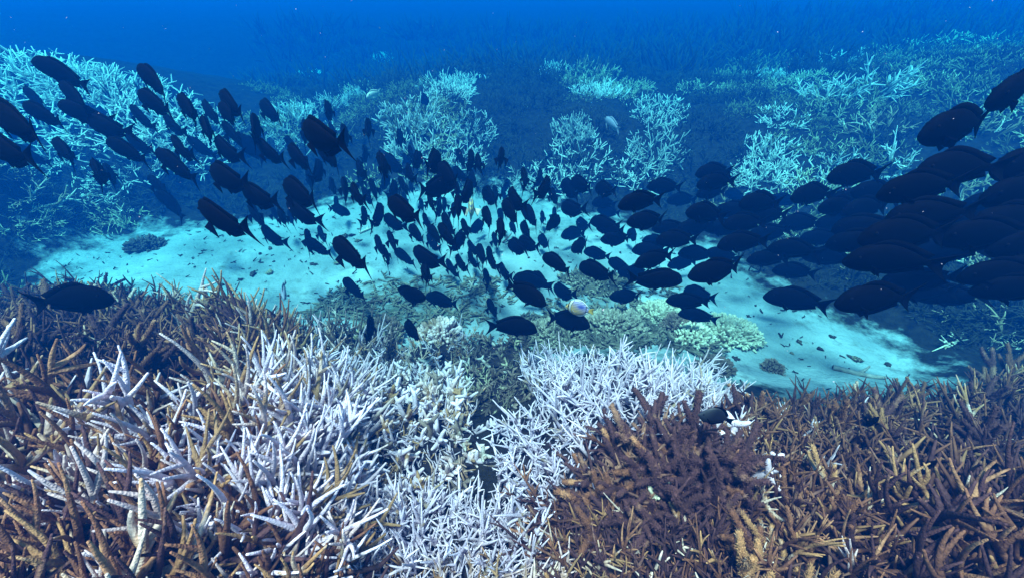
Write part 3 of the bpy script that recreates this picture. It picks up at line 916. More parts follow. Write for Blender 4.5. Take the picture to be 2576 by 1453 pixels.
# dark thickets that clothe the slopes: jittered over the floor, individuals where the camera can see them
cand = []
g = np.random.default_rng(77)
for (x0, x1, y0, y1, s) in ((-7, 9, 1.4, 6.5, .42), (-10, 12, 6.5, 13, .8)):
    X, Y = np.meshgrid(np.arange(x0, x1, s), np.arange(y0, y1, s))
    X = X + g.uniform(-.45, .45, X.shape) * s; Y = Y + g.uniform(-.45, .45, X.shape) * s
    Z = height(X, Y)
    sm_ = sand_mask(X, Y)
    u, v, zc = proj(X, Y, Z)
    ok = (sm_ < -0.10) & (u > -350) & (u < 2926) & (v > -40) & (v < 1000)
    # the near reef carries its own colonies
    near = (Y < 2.3) & (np.abs(X) < 2.0) | ((v > 900))
    ok &= ~near
    ok &= ~((u < 640) & (v < 300) & (Y > 4.6))
    ok &= ~((u < 300) & (Y > 4.4))
    for x, y, z, uu, vv, zz in zip(X[ok], Y[ok], Z[ok], u[ok], v[ok], zc[ok]):
        cand.append((zz, x, y, z, uu, vv, s))
cand.sort()
print('slope thickets', len(cand))
rest = cand[278:]
cand = cand[:278]
mb = MB(); rq = random.Random(5)
for zz, x, y, z, uu, vv, s in rest:
    sz = .6 * rq.uniform(.7, 1.3)
    for k in range(34):
        a = rq.uniform(0, 6.283); q = rq.random() ** .5
        grow(mb, rq, (x + math.cos(a) * q * sz, y + math.sin(a) * q * sz, z - .03), Vector((math.cos(a) * q, math.sin(a) * q, 1)) + rvec(rq) * .6, sz * .6 * rq.uniform(.5, 1.2), .022, .01, 3, 3, .6, 0, 1)
o = add('distant_thickets', mb.mesh('distant_thickets', MAT['fardark']))
tag(o, 'distant reef cover of staghorn thickets dissolving into the blue', 'coral', kind='stuff')


def slope_zone(u, v):
    if u < 640:
        return 'foot of left mound' if v > 330 else 'beyond the left mound'
    if u < 1250:
        return 'back slope left' if v > 200 else 'far distance left'
    if u < 1850:
        return 'back slope centre' if v > 200 else 'far distance centre'
    return 'right slope' if v > 260 else 'high right slope'


# dark and olive thickets at the feet of the side slopes, beside the sand
for u, v, sz in ((2080, 640, .2), (2160, 690, .22), (2250, 730, .22), (2330, 750, .2), (2420, 790, .22), (2510, 840, .22), (2440, 850, .16), (2390, 790, .16), (2560, 780, .24), (2480, 740, .24), (2220, 660, .2), (2010, 600, .2), (1930, 600, .18),
                 (60, 550, .24), (130, 560, .2), (210, 535, .2), (10, 610, .22), (320, 520, .18), (420, 500, .18), (110, 500, .26), (250, 480, .24)):
    p, t = cast(u, v)
    cand.append((t, p[0], p[1], p[2], u, v, sz))
ZONES = {}
for q in cand:
    zz, x, y, z, uu, vv, s = q
    pr = fbm(np.array([x * .9]), np.array([y * .9]), 31)[0]
    kd = 'dark' if pr < .50 or rng.random() < .35 else 'olive'
    if uu > 1850 and rng.random() < .4: kd = 'olive'
    if vv > 480: kd = rng.choice(('dark', 'dark', 'dark', 'olive'))
    elif 640 < uu < 2100 and fbm(np.array([x * 1.1]), np.array([y * 1.1]), 57)[0] > .575 and vv > 190 and not 1700 < uu < 1890 and rng.random() < .55: kd = 'pale'
    ZONES.setdefault(slope_zone(uu, vv), []).append((vv, uu, kd, q))
for ph, zl in ZONES.items():
    zl.sort(key=lambda e: -e[0])
    nrow = max(1, math.ceil(len(zl) / 8)); per = math.ceil(len(zl) / nrow)
    for ri in range(nrow):
        row = sorted(zl[ri * per:(ri + 1) * per], key=lambda e: e[1])
        for ci, (vv, uu, kd, (zz, x, y, z, _, _, s)) in enumerate(row):
            sz = (.30 if s == .42 else (.55 if s == .8 else s)) * rng.uniform(.8, 1.3)
            lab = '%s thicket, %s in row %s up, %s' % (kd, ordinal(ci), ordinal(ri), ph)
            thicket(kd, 0, 0, sz, sz * rng.uniform(.7, 1.1), lab, 'thickets ' + ph, world=(x, y, z))

# ------------------------------------------------------------------ dead coral rubble on the sand
def rubble_sheet(name, label, polys, n, size, mat, seed):
    r = random.Random(seed); mb = MB()
    cnt = 0; tries = 0
    bb = [(min(p[0] for p in q), max(p[0] for p in q), min(p[1] for p in q), max(p[1] for p in q)) for q in polys]
    pts = []
    while len(pts) < n and tries < n * 20:
        tries += 1
        i = r.randrange(len(polys)); b_ = bb[i]
        x = r.uniform(b_[0], b_[1]); y = r.uniform(b_[2], b_[3])
        if inpoly(np.array([x]), np.array([y]), polys[i])[0] and vnoise(np.array([x * 5]), np.array([y * 5]), 8)[0] > r.random() * .9:
            pts.append((x, y))
    A = np.array(pts); Z = height(A[:, 0], A[:, 1])
    for (x, y), z in zip(pts, Z):
        a = r.uniform(0, 6.283); L = size * r.uniform(.5, 1.8)
        d = Vector((math.cos(a), math.sin(a), r.uniform(-.1, .5)))
        p = grow(mb, r, (x, y, z + .004), d, L, L * .13, L * .09, 3, 5, .5, 0, r.random(), 0)
        if r.random() < .5:
            grow(mb, r, p[1], d + rvec(r), L * .5, L * .1, L * .07, 3, 4, .3, 0, r.random(), 0)
    o = add(name, mb.mesh(name, MAT[mat]))
    tag(o, label, 'rubble', kind='stuff')


rubble_sheet('coral_rubble', 'broken dead coral sticks scattered over the sand in mid channel', [RUB, RUB2, RUB], 950, .045, 'rubble', 4)
rw3 = [ray(u, v) * (CAM[2] / -ray(u, v)[2]) for u, v in ((1290, 800), (1700, 790), (1800, 900), (1350, 920))]
rubble_sheet('coral_rubble', 'dense dead coral rubble bank behind the white thicket', [[(p[0], p[1]) for p in rw3]], 1700, .05, 'rubble', 6)
rubble_sheet('coral_rubble', 'fine dark specks of rubble strewn across the whole sand channel', [sand_w], 700, .022, 'dark', 9)

r = random.Random(99)
stone_meshes = []
for i in range(5):
    bm = bmesh.new(); bmesh.ops.create_icosphere(bm, subdivisions=2, radius=1.0)
    for v in bm.verts:
        n_ = v.co.normalized()
        v.co = n_ * (1 + .3 * math.sin(n_.x * 5 + i) + .28 * math.sin(n_.y * 6 + 2 * i) + .2 * math.sin(n_.z * 9 + n_.x * 7 + i))
        v.co.z *= .55
    me = bpy.data.meshes.new('stone'); bm.to_mesh(me); bm.free()
    me.polygons.foreach_set('use_smooth', [True] * len(me.polygons))
    at = me.attributes.new('tip', 'FLOAT', 'POINT'); at.data.foreach_set('value', np.full(len(me.vertices), .2, np.float32))
    me.materials.append(MAT['dark']); stone_meshes.append(me)
stones = [(2060, 880, .035, 'dark rubble lump'), (2010, 860, .03, 'dark rubble lump'), (2150, 905, .045, 'dark rubble lump'), (2090, 850, .03, 'dark rubble lump'), (2230, 920, .03, 'dark rubble lump'), (1990, 890, .02, 'dark rubble lump'),
          (1850, 905, .03, ''), (1830, 885, .015, ''), (640, 695, .05, ''), (680, 690, .06, ''), (560, 720, .035, ''), (605, 705, .03, ''), (690, 660, .02, ''), (850, 665, .04, ''), (790, 670, .035, ''), (870, 600, .06, ''), (900, 610, .05, ''), (885, 595, .05, ''), (680, 628, .04, ''), (655, 640, .03, ''),
          (1856, 830, .02, ''), (1880, 800, .02, ''), (1900, 770, .015, ''), (1560, 640, .02, ''), (1330, 650, .02, ''), (1310, 680, .02, '')]
def stone_zone(q):
    u, v = q[0], q[1]
    return 'right end of the sand' if u > 1800 else ('sand beneath the middle of the shoal' if u > 1200 else ('far sand behind the leaning fish' if v < 640 else 'near sand left of the rubble'))


for i, (u, v, s, _) in enumerate(stones):
    p, t = cast(u, v)
    M = Matrix.Translation(Vector(p) + Vector((0, 0, s * .2))) @ Matrix.Rotation(r.uniform(0, 6.28), 4, 'Z') @ Matrix.Diagonal((s * .5 * r.uniform(.8, 1.7), s * .5 * r.uniform(.6, 1), s * .4, 1))
    o = add('stone', stone_meshes[i % 5], None, M)
    zone = stone_zone((u, v))
    n_ = sum(1 for q in stones if stone_zone(q) == zone and (q[0], q[1]) < (u, v))
    tag(o, 'small dark stone, %s from the left on the %s' % (ordinal(n_), zone), 'stone', 'stones on the ' + zone)
for i, (u, v, L, a, lab) in enumerate(((2090, 930, .22, -.55, 'long dark dead coral stick lying on sand right of the round coral head'), (905, 590, .14, .7, 'dead coral stick standing askew on far sand left of centre'),
                                       (900, 770, .16, .3, 'dark dead coral stick on the rubble below the lone fish'), (810, 755, .15, -.2, 'forked dead coral stick at the left end of the rubble'),
                                       (1180, 735, .13, 1.2, 'upright dead coral stick in the rubble below the shoal'), (1265, 615, .12, 1.0, 'pale dead coral stick leaning on the sand under the shoal'))):
    p, t = cast(u, v)
    mb = MB(); rr = random.Random(i)
    q = grow(mb, rr, (0, 0, .01), (math.cos(a), math.sin(a), .12), L, L * .07, L * .045, 5, 6, .4, 0, .6, 0)
    grow(mb, rr, q[2], (math.cos(a + .8), math.sin(a + .8), .3), L * .35, L * .05, L * .03, 3, 5, .2, 0, .6, 0)
    o = add('dead_branch', mb.mesh('dead_branch', MAT['grey'])); o.location = p
    tag(o, lab, 'dead coral')

# ------------------------------------------------------------------ fish
PROF = [  # s, top, bottom, half width
    (0.00, -.028, -.060, .010), (.025, .020, -.085, .026), (.07, .085, -.112, .042), (.14, .140, -.142, .056), (.25, .178, -.170, .066), (.38, .192, -.182, .068),
    (.52, .184, -.176, .062), (.66, .152, -.148, .050), (.80, .102, -.098, .034), (.91, .055, -.053, .020), (1.0, .038, -.038, .011)]
PROF_DISC = [
    (0.00, -.02, -.045, .008), (.05, .03, -.07, .022), (.11, .12, -.13, .038), (.2, .24, -.21, .05), (.34, .32, -.28, .056), (.5, .345, -.30, .056), (.66, .31, -.28, .05), (.8, .23, -.21, .038), (.92, .11, -.10, .022), (1.0, .06, -.06, .012)]
PROF_LONG = [
    (0.00, .0, -.035, .012), (.05, .035, -.06, .03), (.13, .075, -.09, .048), (.27, .105, -.115, .06), (.42, .115, -.12, .062), (.58, .105, -.11, .056), (.75, .078, -.08, .042), (.9, .05, -.05, .022), (1.0, .04, -.04, .013)]


def bendy(v, k):
    x = v.x - .15
    if x < 0:
        v.y += k * x * x * 1.6
    return v


def body_part(prof, k, x0=.5, x1=-.30):
    vs_, fs = [], []
    seg = 12
    for (s, tp, bt, w) in prof:
        x = x0 + (x1 - x0) * s
        c, h = (tp + bt) / 2, (tp - bt) / 2
        for i in range(seg):
            a = 2 * math.pi * i / seg
            sx = math.copysign(abs(math.sin(a)) ** .9, math.sin(a))
            vs_.append(bendy(Vector((x, w * sx, c + h * math.cos(a))), k))
    n = len(prof)
    for r_ in range(n - 1):
        for i in range(seg):
            j = (i + 1) % seg
            fs.append((r_ * seg + i, r_ * seg + j, (r_ + 1) * seg + j, (r_ + 1) * seg + i))
    fs.append(tuple(reversed(range(seg)))); fs.append(tuple(range((n - 1) * seg, n * seg)))
    return vs_, fs


def sheet(rows, k, th=.006):
    """thin solid fin from rows of (inner point, outer point)"""
    vs_, fs = [], []
    for a, b in rows:
        for p, t in ((a, th), (b, th * .25)):
            for sg in (1, -1):
                q = Vector(p); q = bendy(q, k); q.y += sg * t; vs_.append(q)
    m = len(rows)
    for i in range(m - 1):
        o = i * 4; e = o + 4
        fs += [(o, e, e + 2, o + 2), (o + 3, e + 3, e + 1, o + 1), (o + 2, e + 2, e + 3, o + 3), (o + 1, e + 1, e, o)]
    fs += [(0, 2, 3, 1)]; l = (m - 1) * 4; fs += [(l, l + 1, l + 3, l + 2)]
    return vs_, fs


def interp(prof, s, j):
    for a, b in zip(prof, prof[1:]):
        if a[0] <= s <= b[0]:
            f = (s - a[0]) / (b[0] - a[0]); return a[j] + (b[j] - a[j]) * f
    return prof[-1][j]


def fish_parts(prof, k, tail=(.20, .055), dfin=.05, afin=.05, pec=0.5, x0=.5, x1=-.30, fork=.10):
    P_ = {}
    P_['body'] = body_part(prof, k, x0, x1)
    rows = []
    for i in range(12):
        s = .22 + .72 * i / 11; x = x0 + (x1 - x0) * s; z = interp(prof, s, 1)
        hgt = dfin * (math.sin(min(1, i / 3) * math.pi / 2)) * (1.0 if i < 10 else 1.15)
        rows.append(((x, 0, z - .02), (x - .025 - .02 * i / 11, 0, z + (hgt if i < 11 else hgt * .9))))
    P_['dorsal_fin'] = sheet(rows, k)
    rows = []
    for i in range(9):
        s = .48 + .46 * i / 8; x = x0 + (x1 - x0) * s; z = interp(prof, s, 2)
        hgt = afin * math.sin(min(1, i / 2.5) * math.pi / 2)
        rows.append(((x, 0, z + .02), (x - .025 - .02 * i / 8, 0, z - hgt)))
    P_['anal_fin'] = sheet(rows, k)
    rows = []
    H, pw = tail
    for i in range(13):
        t = -1 + i / 6
        zi = pw * .62 * t; xi = x1 + .02
        zo = H * t; xo = -.5 + fork * (1 - abs(t) ** 1.7) + .0
        rows.append(((xi, 0, zi), (xo - .0, 0, zo)))
    P_['tail_fin'] = sheet(rows, k, .008)
    for sg, nm in ((1, 'pectoral_l'), (-1, 'pectoral_r')):
        rows = []
        for i in range(6):
            t = i / 5
            a = Vector((.24 - .015 * t, sg * .055, -.045 - .045 * t))
            out = Vector((-.10 - .03 * t + .04 * (1 - t), sg * (pec * .17 * (1 - .55 * t)), -.02 - .10 * t))
            rows.append((tuple(a), tuple(a + out)))
        P_[nm] = sheet(rows, 0, .003)
    rows = []
    for i in range(4):
        t = i / 3
        a = Vector((.18 - .05 * t, 0, -.165)); rows.append((tuple(a), tuple(a + Vector((-.09, 0, -.075 + .035 * t)))))
    P_['pelvic_fin'] = sheet(rows, 0, .006)
    for sg, nm in ((1, 'eye_l'), (-1, 'eye_r')):
        vs_, fs = [], []
        w = interp(prof, .15, 3)
        c = Vector((.385, sg * w * .86, .052)); seg = 8
        for rg, (rad, o) in enumerate(((.020, 0), (.017, .008), (.008, .013))):
            for i in range(seg):
                a = 2 * math.pi * i / seg
                vs_.append(c + Vector((math.cos(a) * rad, sg * o, math.sin(a) * rad)))
        for rg in range(2):
            for i in range(seg):
                j = (i + 1) % seg; f = (rg * seg + i, rg * seg + j, (rg + 1) * seg + j, (rg + 1) * seg + i)
                fs.append(f if sg < 0 else tuple(reversed(f)))
        fs.append(tuple(range(2 * seg, 3 * seg)))
        P_[nm] = (vs_, fs)
    return P_


def tomesh(name, vf, mat, smooth=True):
    me = bpy.data.meshes.new(name)
    me.from_pydata([tuple(v) for v in vf[0]], [], vf[1])
    bm = bmesh.new(); bm.from_mesh(me); bmesh.ops.recalc_face_normals(bm, faces=bm.faces); bm.to_mesh(me); bm.free()
    if smooth: me.polygons.foreach_set('use_smooth', [True] * len(me.polygons))
    me.materials.append(mat)
    return me


def joined(name, parts, mat):
    vs_, fs = [], []
    for nm, (v, f) in parts.items():
        o = len(vs_); vs_ += list(v); fs += [tuple(i + o for i in q) for q in f]
    return tomesh(name, (vs_, fs), mat)


PART_NAME = {'pectoral_l': 'pectoral_fin', 'pectoral_r': 'pectoral_fin', 'eye_l': 'eye', 'eye_r': 'eye'}
SURG = []
for k, pec in ((0, .35), (.12, .2), (-.12, .5), (.25, .3), (-.25, .25), (.06, .6)):
    pr = fish_parts(PROF, k, pec=pec)
    SURG.append(({n: tomesh(PART_NAME.get(n, n), p, MAT['fish' if n == 'body' else ('eye' if n.startswith('eye') else 'fin')]) for n, p in pr.items()}, joined('surgeonfish', pr, MAT['fish'])))

FISH_TABLE = '''
b 78 150 240 222
b 345 172 443 240
b 348 240 440 282
b 150 212 250 290
c 66 233 120 262
b 58 269 172 309
b 144 261 284 315
a -20 283 124 339
b 220 303 324 339
c 328 269 390 329
b 450 251 518 307
c 416 295 456 343
a -40 345 74 410
d 30 365 130 420
b 136 361 212 409
b 266 355 385 405
c 320 345 384 385
b 236 419 280 455
c 268 420 294 463
b 390 380 508 458
b 442 353 470 405
d 470 345 540 400
d 372 445 440 500
d 390 480 480 550
b 555 239 613 290
b 552 272 610 305
c 513 265 555 309
b 510 305 540 357
c 655 265 712 299
c 561 313 620 370
b 641 297 650 362
d 590 335 675 410
b 650 362 712 410
b 545 358 598 405
c 768 307 765 367
a 768 330 866 370
c 867 325 869 365
d 829 315 853 348
c 828 265 823 300
c 929 307 919 352
d 1009 333 999 372
b 800 374 872 412
b 727 377 789 422
d 717 349 755 380
c 805 409 799 458
d 775 432 781 475
d 835 453 833 490
d 917 371 923 408
c 905 413 907 450
c 905 445 910 475
b 953 398 987 440
d 965 390 1015 440
d 980 445 953 475
d 931 452 955 516
a 533 434 622 468
a 613 482 697 514
a 715 468 805 508
a 507 522 625 592
c 630 518 660 570
b 722 510 800 570
d 685 525 700 555
c 708 530 712 572
c 730 535 733 567
c 659 574 713 622
d 773 582 780 635
c 765 606 842 640
d 803 574 815 610
a 839 612 937 672
d 880 535 823 522
d 845 500 848 530
c 865 450 873 514
b 890 470 903 516
d 913 476 933 516
d 915 526 921 566
c 961 520 939 572
a 976 509 1063 552
b 966 547 1017 578
c 976 582 1005 650
d 948 598 965 650
b 962 624 989 665
c 992 632 1053 663
a 1041 632 1110 672
b 1029 572 1072 606
d 1075 592 1105 632
b 1075 574 1125 610
b 1103 570 1152 618
b 1170 590 1127 634
d 1067 542 1080 580
c 1112 541 1148 593
d 1163 557 1184 602
d 1215 562 1178 582
b 1214 529 1250 575
b 1254 557 1274 614
d 1241 592 1253 624
d 1178 611 1200 641
c 1200 620 1232 674
b 1228 626 1241 683
d 1180 635 1195 677
b 1148 648 1174 682
c 1124 656 1152 700
a 1063 678 1092 704
d 1218 681 1238 728
d 1259 668 1277 704
a 1068 743 983 741
b 1070 744 1158 766
b 1226 757 1256 797
a 1352 828 1224 808
a 1484 814 1372 797
a 1374 762 1266 710
b 1338 687 1392 727
c 1290 697 1402 712
c 1394 725 1442 748
b 1534 742 1620 752
a 1364 645 1450 680
b 1438 624 1484 612
a 1456 670 1558 695
c 1468 630 1540 648
c 1530 655 1600 688
d 1556 680 1640 695
b 1597 662 1698 640
a 1718 703 1570 700
b 1676 752 1795 765
b 1720 728 1802 755
b 1706 785 1812 802
a 1732 688 1884 676
d 1680 664 1758 656
c 1706 634 1804 642
b 1650 602 1758 600
a 1922 740 2094 766
c 1944 676 2058 686
a 2104 755 2310 748
a 1932 620 2070 630
b 1805 614 1935 600
b 1775 632 1860 648
c 1770 570 1880 576
c 1314 428 1331 482
d 1360 430 1354 472
b 1380 454 1358 498
c 1382 480 1408 512
b 1434 458 1496 472
c 1412 460 1458 496
b 1498 472 1548 482
c 1490 507 1546 512
b 1412 522 1468 530
d 1502 526 1564 538
b 1484 554 1564 572
b 1500 570 1580 580
b 1512 598 1596 606
a 1556 514 1666 496
a 1578 554 1684 558
b 1628 466 1718 470
c 1678 502 1754 500
b 1750 434 1842 428
b 1754 462 1852 450
b 1752 486 1830 480
d 1824 484 1880 500
a 1860 508 1968 510
b 1800 526 1914 532
a 1728 528 1818 542
c 1934 496 2014 510
a 1992 492 2090 482
a 2084 440 2220 432
b 2095 490 2225 508
b 2110 526 2240 520
a 2215 478 2433 458
a 2293 428 2515 420
a 2317 332 2508 306
a 2489 250 2650 190
a 2507 412 2710 402
a 2477 490 2690 474
a 2230 545 2480 522
a 2150 590 2400 578
b 2075 612 2290 602
a 2361 597 2620 582
b 2090 575 2290 562
a 2130 652 2380 642
b 2280 632 2510 622
b 2200 702 2440 694
a 2400 690 2650 682
b 2300 742 2500 738
a 2450 732 2710 726
a 2440 558 2700 546
c 2050 562 2190 548
c 1880 592 2000 576
b 1820 562 1930 556
b 1880 540 1990 538
b 1640 572 1740 576
c 1700 577 1800 564
c 1615 602 1700 612
d 1590 626 1690 630
d 1578 584 1614 600
a 1282 484 1310 528
a 1264 514 1314 554
c 1312 524 1368 566
d 1252 530 1276 558
d 1282 564 1308 588
b 1310 568 1342 590
b 1409 556 1357 567
d 1394 528 1396 555
d 1362 538 1372 558
d 1412 590 1472 584
b 1278 614 1330 630
b 1305 602 1360 626
d 1354 600 1386 616
d 1450 560 1484 570
c 1244 474 1252 510
d 1264 478 1268 498
d 1278 456 1270 480
b 1263 382 1257 416
c 1203 397 1205 433
c 1187 387 1181 431
d 1150 383 1172 416
d 1139 425 1178 457
d 1181 439 1203 470
b 1186 463 1162 510
b 1214 480 1253 511
a 1106 395 1074 424
b 1060 390 1035 420
a 1146 462 1042 478
b 1098 424 1163 462
d 1031 373 1036 405
d 1014 394 1034 411
c 1026 421 1034 457
d 995 461 987 498
d 1005 451 1030 492
d 1013 490 1028 517
d 1032 463 1040 486
d 1060 505 1061 533
c 1103 506 1110 545
d 1118 502 1118 535
b 1150 499 1157 555
c 1140 517 1145 556
b 1080 490 1088 529
c 1147 465 1155 502
d 1103 488 1109 505
a 2060 520 2170 515
b 2020 640 2150 648
b 2330 560 2540 545
b 2160 620 2340 612
a 2480 620 2740 612
b 2420 520 2640 500
a 2500 680 2760 676
b 2240 735 2420 732
c 1960 560 2070 556
c 2010 600 2130 592
b 1880 650 1990 648
c 1840 600 1940 610
a 2140 480 2260 492
a 282 746 80 756
a 934 803 928 858
a 1020 821 1066 843
c 863 706 925 748
d 1059 250 1084 253
'''
RANGE = {'a': (1.05, 1.75), 'b': (1.6, 2.3), 'c': (2.2, 3.0), 'd': (2.9, 4.4)}


def solve_fish(hu, hv, tu, tv, cls, L, span=None):
    rh, rt = ray(hu, hv), ray(tu, tv)
    lo, hi = span or RANGE[cls]
    _, tg = cast((hu + tu) / 2, (hv + tv) / 2)
    hi = min(hi, tg * .9); lo = min(lo, hi * .75)
    a, b = rh - rt, rh + rt
    best = None
    for zc in np.linspace(hi, .5, 70):
        A = b @ b; B = 2 * zc * (a @ b); Cc = zc * zc * (a @ a) - L * L
        D = B * B - 4 * A * Cc
        if D < 0: continue
        for sg in (1, -1):
            dl = (-B + sg * math.sqrt(D)) / (2 * A)
            h = CAM + rh * (zc + dl); t = CAM + rt * (zc - dl)
            pen = abs(h[2] - t[2]) / L + (2.5 * (lo - zc) if zc < lo else 0)
            if best is None or pen < best[0]:
                best = (pen, h, t, zc)
    return best[1], best[2], best[3]


def fish_matrix(h, t, L, roll=0.0):
    f = Vector(h - t).normalized()
    up = Vector((0, 0, 1)); up = (up - f * up.dot(f)).normalized()
    side = up.cross(f)
    R_ = Matrix((f, side, up)).transposed().to_4x4()
    return Matrix.Translation(Vector((h + t) / 2)) @ R_ @ Matrix.Rotation(roll, 4, 'X') @ Matrix.Diagonal((L, L * 1.15, L * 1.06, 1))


fr = random.Random(3)
FISH = []
for line in FISH_TABLE.strip().splitlines():
    q = line.split(); c = q[0]; hu, hv, tu, tv = map(float, q[1:])
    L = fr.uniform(.195, .235) if c in 'ab' else fr.uniform(.215, .265)
    if max(hu, tu) > 2000 and c in 'ab': L = fr.uniform(.21, .25)
    if hu > 2100 and (hu, hv) not in ((2317., 332.), (2489., 250.), (2104., 755.)):
        dv = fr.uniform(-7, 9); hu += fr.uniform(-14, 14); hv += dv; tv += fr.uniform(-9, 9)
    h, t, zc = solve_fish(hu, hv, tu, tv, c, L)
    FISH.append(dict(c=c, hu=hu, hv=hv, tu=tu, tv=tv, L=L, h=h, t=t, zc=zc, u=(hu + tu) / 2, v=(hv + tv) / 2, px=math.hypot(hu - tu, hv - tv)))

HAND = {  # fish that stand out on their own, by head position
    (282, 746): 'dark fish gliding right just above the brown thicket at the left edge',
    (934, 803): 'lone dark fish hanging nearly upright over the gully edge',
    (1020, 821): 'small dark fish turned half away above the tan bush coral',
    (863, 706): 'lone dark fish over the rubble left of the pair head to head',
    (1068, 743): 'dark fish facing right, nose to nose with another below the shoal',
    (1070, 744): 'dark fish facing left, nose to nose with another below the shoal',
    (1352, 828): 'large dark fish facing right, lowest of the shoal above the white thicket',
    (1484, 814): 'dark fish facing right in front of the butterflyfish',
    (1374, 762): 'large dark fish heading down to the right above the butterflyfish',
    (1226, 757): 'dark fish seen from behind over the tail of the lowest right facing fish',
    (1718, 703): 'largest dark fish facing right at the lower middle of the shoal',
    (1534, 742): 'dark fish with lowered fins hovering above the cream coral',
    (1922, 740): 'dark fish with forked tail alone over the right end of the sand',
    (1944, 676): 'hazy dark fish gliding left above the right end of the sand',
    (2104, 755): 'big dark fish at the bottom of the right mass following the forked tail one',
    (2317, 332): 'large dark fish swimming alone high on the right',
    (2489, 250): 'dark fish cut by the right edge highest of all on the right',
    (2084, 440): 'dark fish alone in front of the white antler coral on the right',
    (78, 150): 'uppermost dark fish crossing the pale crest of the left mound',
    (345, 172): 'dark fish leaning before the bleached crest, second from the top left',
    (507, 522): 'long dark fish at the left tip of the sand angled down right',
    (1263, 382): 'dark fish with fins spread alone above the centre of the shoal',
    (1314, 428): 'slim dark fish alone in front of the pale column right of centre',
    (655, 265): 'slim dark fish alone above the pale bush left of centre',
    (828, 265): 'small dark fish seen from behind, highest left of centre',
    (929, 307): 'slim dark fish seen from behind below the biggest pale colony',
    (659, 574): 'dark fish with spread pectoral fins low over the left sand',
    (839, 612): 'dark fish leaning left over the rubble edge, lowest of the left shoal',
    (1732, 688): 'dark fish with long forked tail bordering the bright sand on the right',
    (1706, 785): 'dark fish lowest of the trio above the cream cauliflower coral',
    (1676, 752): 'dark fish at the left of the trio above the cream cauliflower coral',
    (1720, 728): 'dark fish topmost of the trio above the cream cauliflower coral',
    (1059, 250): 'tiny dark fish crossing in front of the biggest pale colony',
    (976, 509): 'very dark fish against bright sand left of centre with tail to right',
    (1146, 462): 'very dark fish facing right in the knot at the centre of the shoal',
    (1364, 645): 'dark fish leaning left on the bright sand below the shoal centre',
    (1456, 670): 'very dark fish facing left between bright sand and the pale rock',
}
COLS = [(-100, 200, 'at the left edge'), (200, 330, 'before the left mound'), (330, 520, 'between left mound and sand'), (520, 660, 'at the left of the sand'), (660, 830, 'left of centre'), (830, 960, 'just left of centre'), (960, 1070, 'near centre left'), (1070, 1200, 'at centre'), (1200, 1330, 'near centre right'), (1330, 1480, 'just right of centre'), (1480, 1620, 'right of centre'), (1620, 1780, 'at the start of the right mass'), (1780, 1990, 'in the middle of the right mass'), (1990, 2250, 'in the thick right mass'), (2250, 2800, 'at the right edge')]
cells = {}
for f in FISH:
    f['label'] = HAND.get((int(f['hu']), int(f['hv'])))
    if f['label']: continue
    for a, b, ph in COLS:
        if a <= f['u'] < b:
            cells.setdefault(ph, []).append(f); break
for ph, fl in cells.items():
    fl.sort(key=lambda f: f['v'])
    nrow = max(1, round(len(fl) / 6))
    per = math.ceil(len(fl) / nrow)
    for rI in range(nrow):
        row = sorted(fl[rI * per:(rI + 1) * per], key=lambda f: f['u'])
        rn = {5: ['top ', 'upper ', 'middle ', 'lower ', 'bottom '], 1: [''], 2: ['upper ', 'lower '], 3: ['upper ', 'middle ', 'lower '], 4: ['top ', 'upper middle ', 'lower middle ', 'bottom ']}.get(nrow, ['row '] * nrow)[rI]
        for i, f in enumerate(row):
            tone = 'hazy blue' if f['c'] == 'd' else ('dim dark' if f['c'] == 'c' else 'black')
            fac = 'swimming away' if abs(f['hu'] - f['tu']) < 22 else ('facing right' if f['hu'] > f['tu'] else 'facing left')
            f['label'] = '%s fish %s, %s in %srow %s' % (tone, fac, ordinal(i), rn, ph)

for i, f in enumerate(FISH):
    parts, whole = SURG[fr.randrange(len(SURG))]
    M = fish_matrix(f['h'], f['t'], f['L'], fr.uniform(-.12, .12))
    if f['px'] > 58 and f['c'] in 'abc':
        o = add('surgeonfish', parts['body'], None, M)
        for n, me in parts.items():
            if n != 'body': add(PART_NAME.get(n, n), me, o)
    else:
        o = add('surgeonfish', whole, None, M)
    tag(o, f['label'], 'fish', 'shoal of dark surgeonfish')


def other_fish(name, label, hu, hv, tu, tv, L, span, parts, mats, k=0):
    h, t, zc = solve_fish(hu, hv, tu, tv, 'a', L, span)
    M = fish_matrix(h, t, L)
    o = add(name, tomesh(name, parts['body'], mats['body']), None, M)
    for n, p in parts.items():
        if n != 'body':
            add(PART_NAME.get(n, n), tomesh(PART_NAME.get(n, n), p, mats.get(n, mats['fin'])), o)
    tag(o, label, 'fish')
    return o


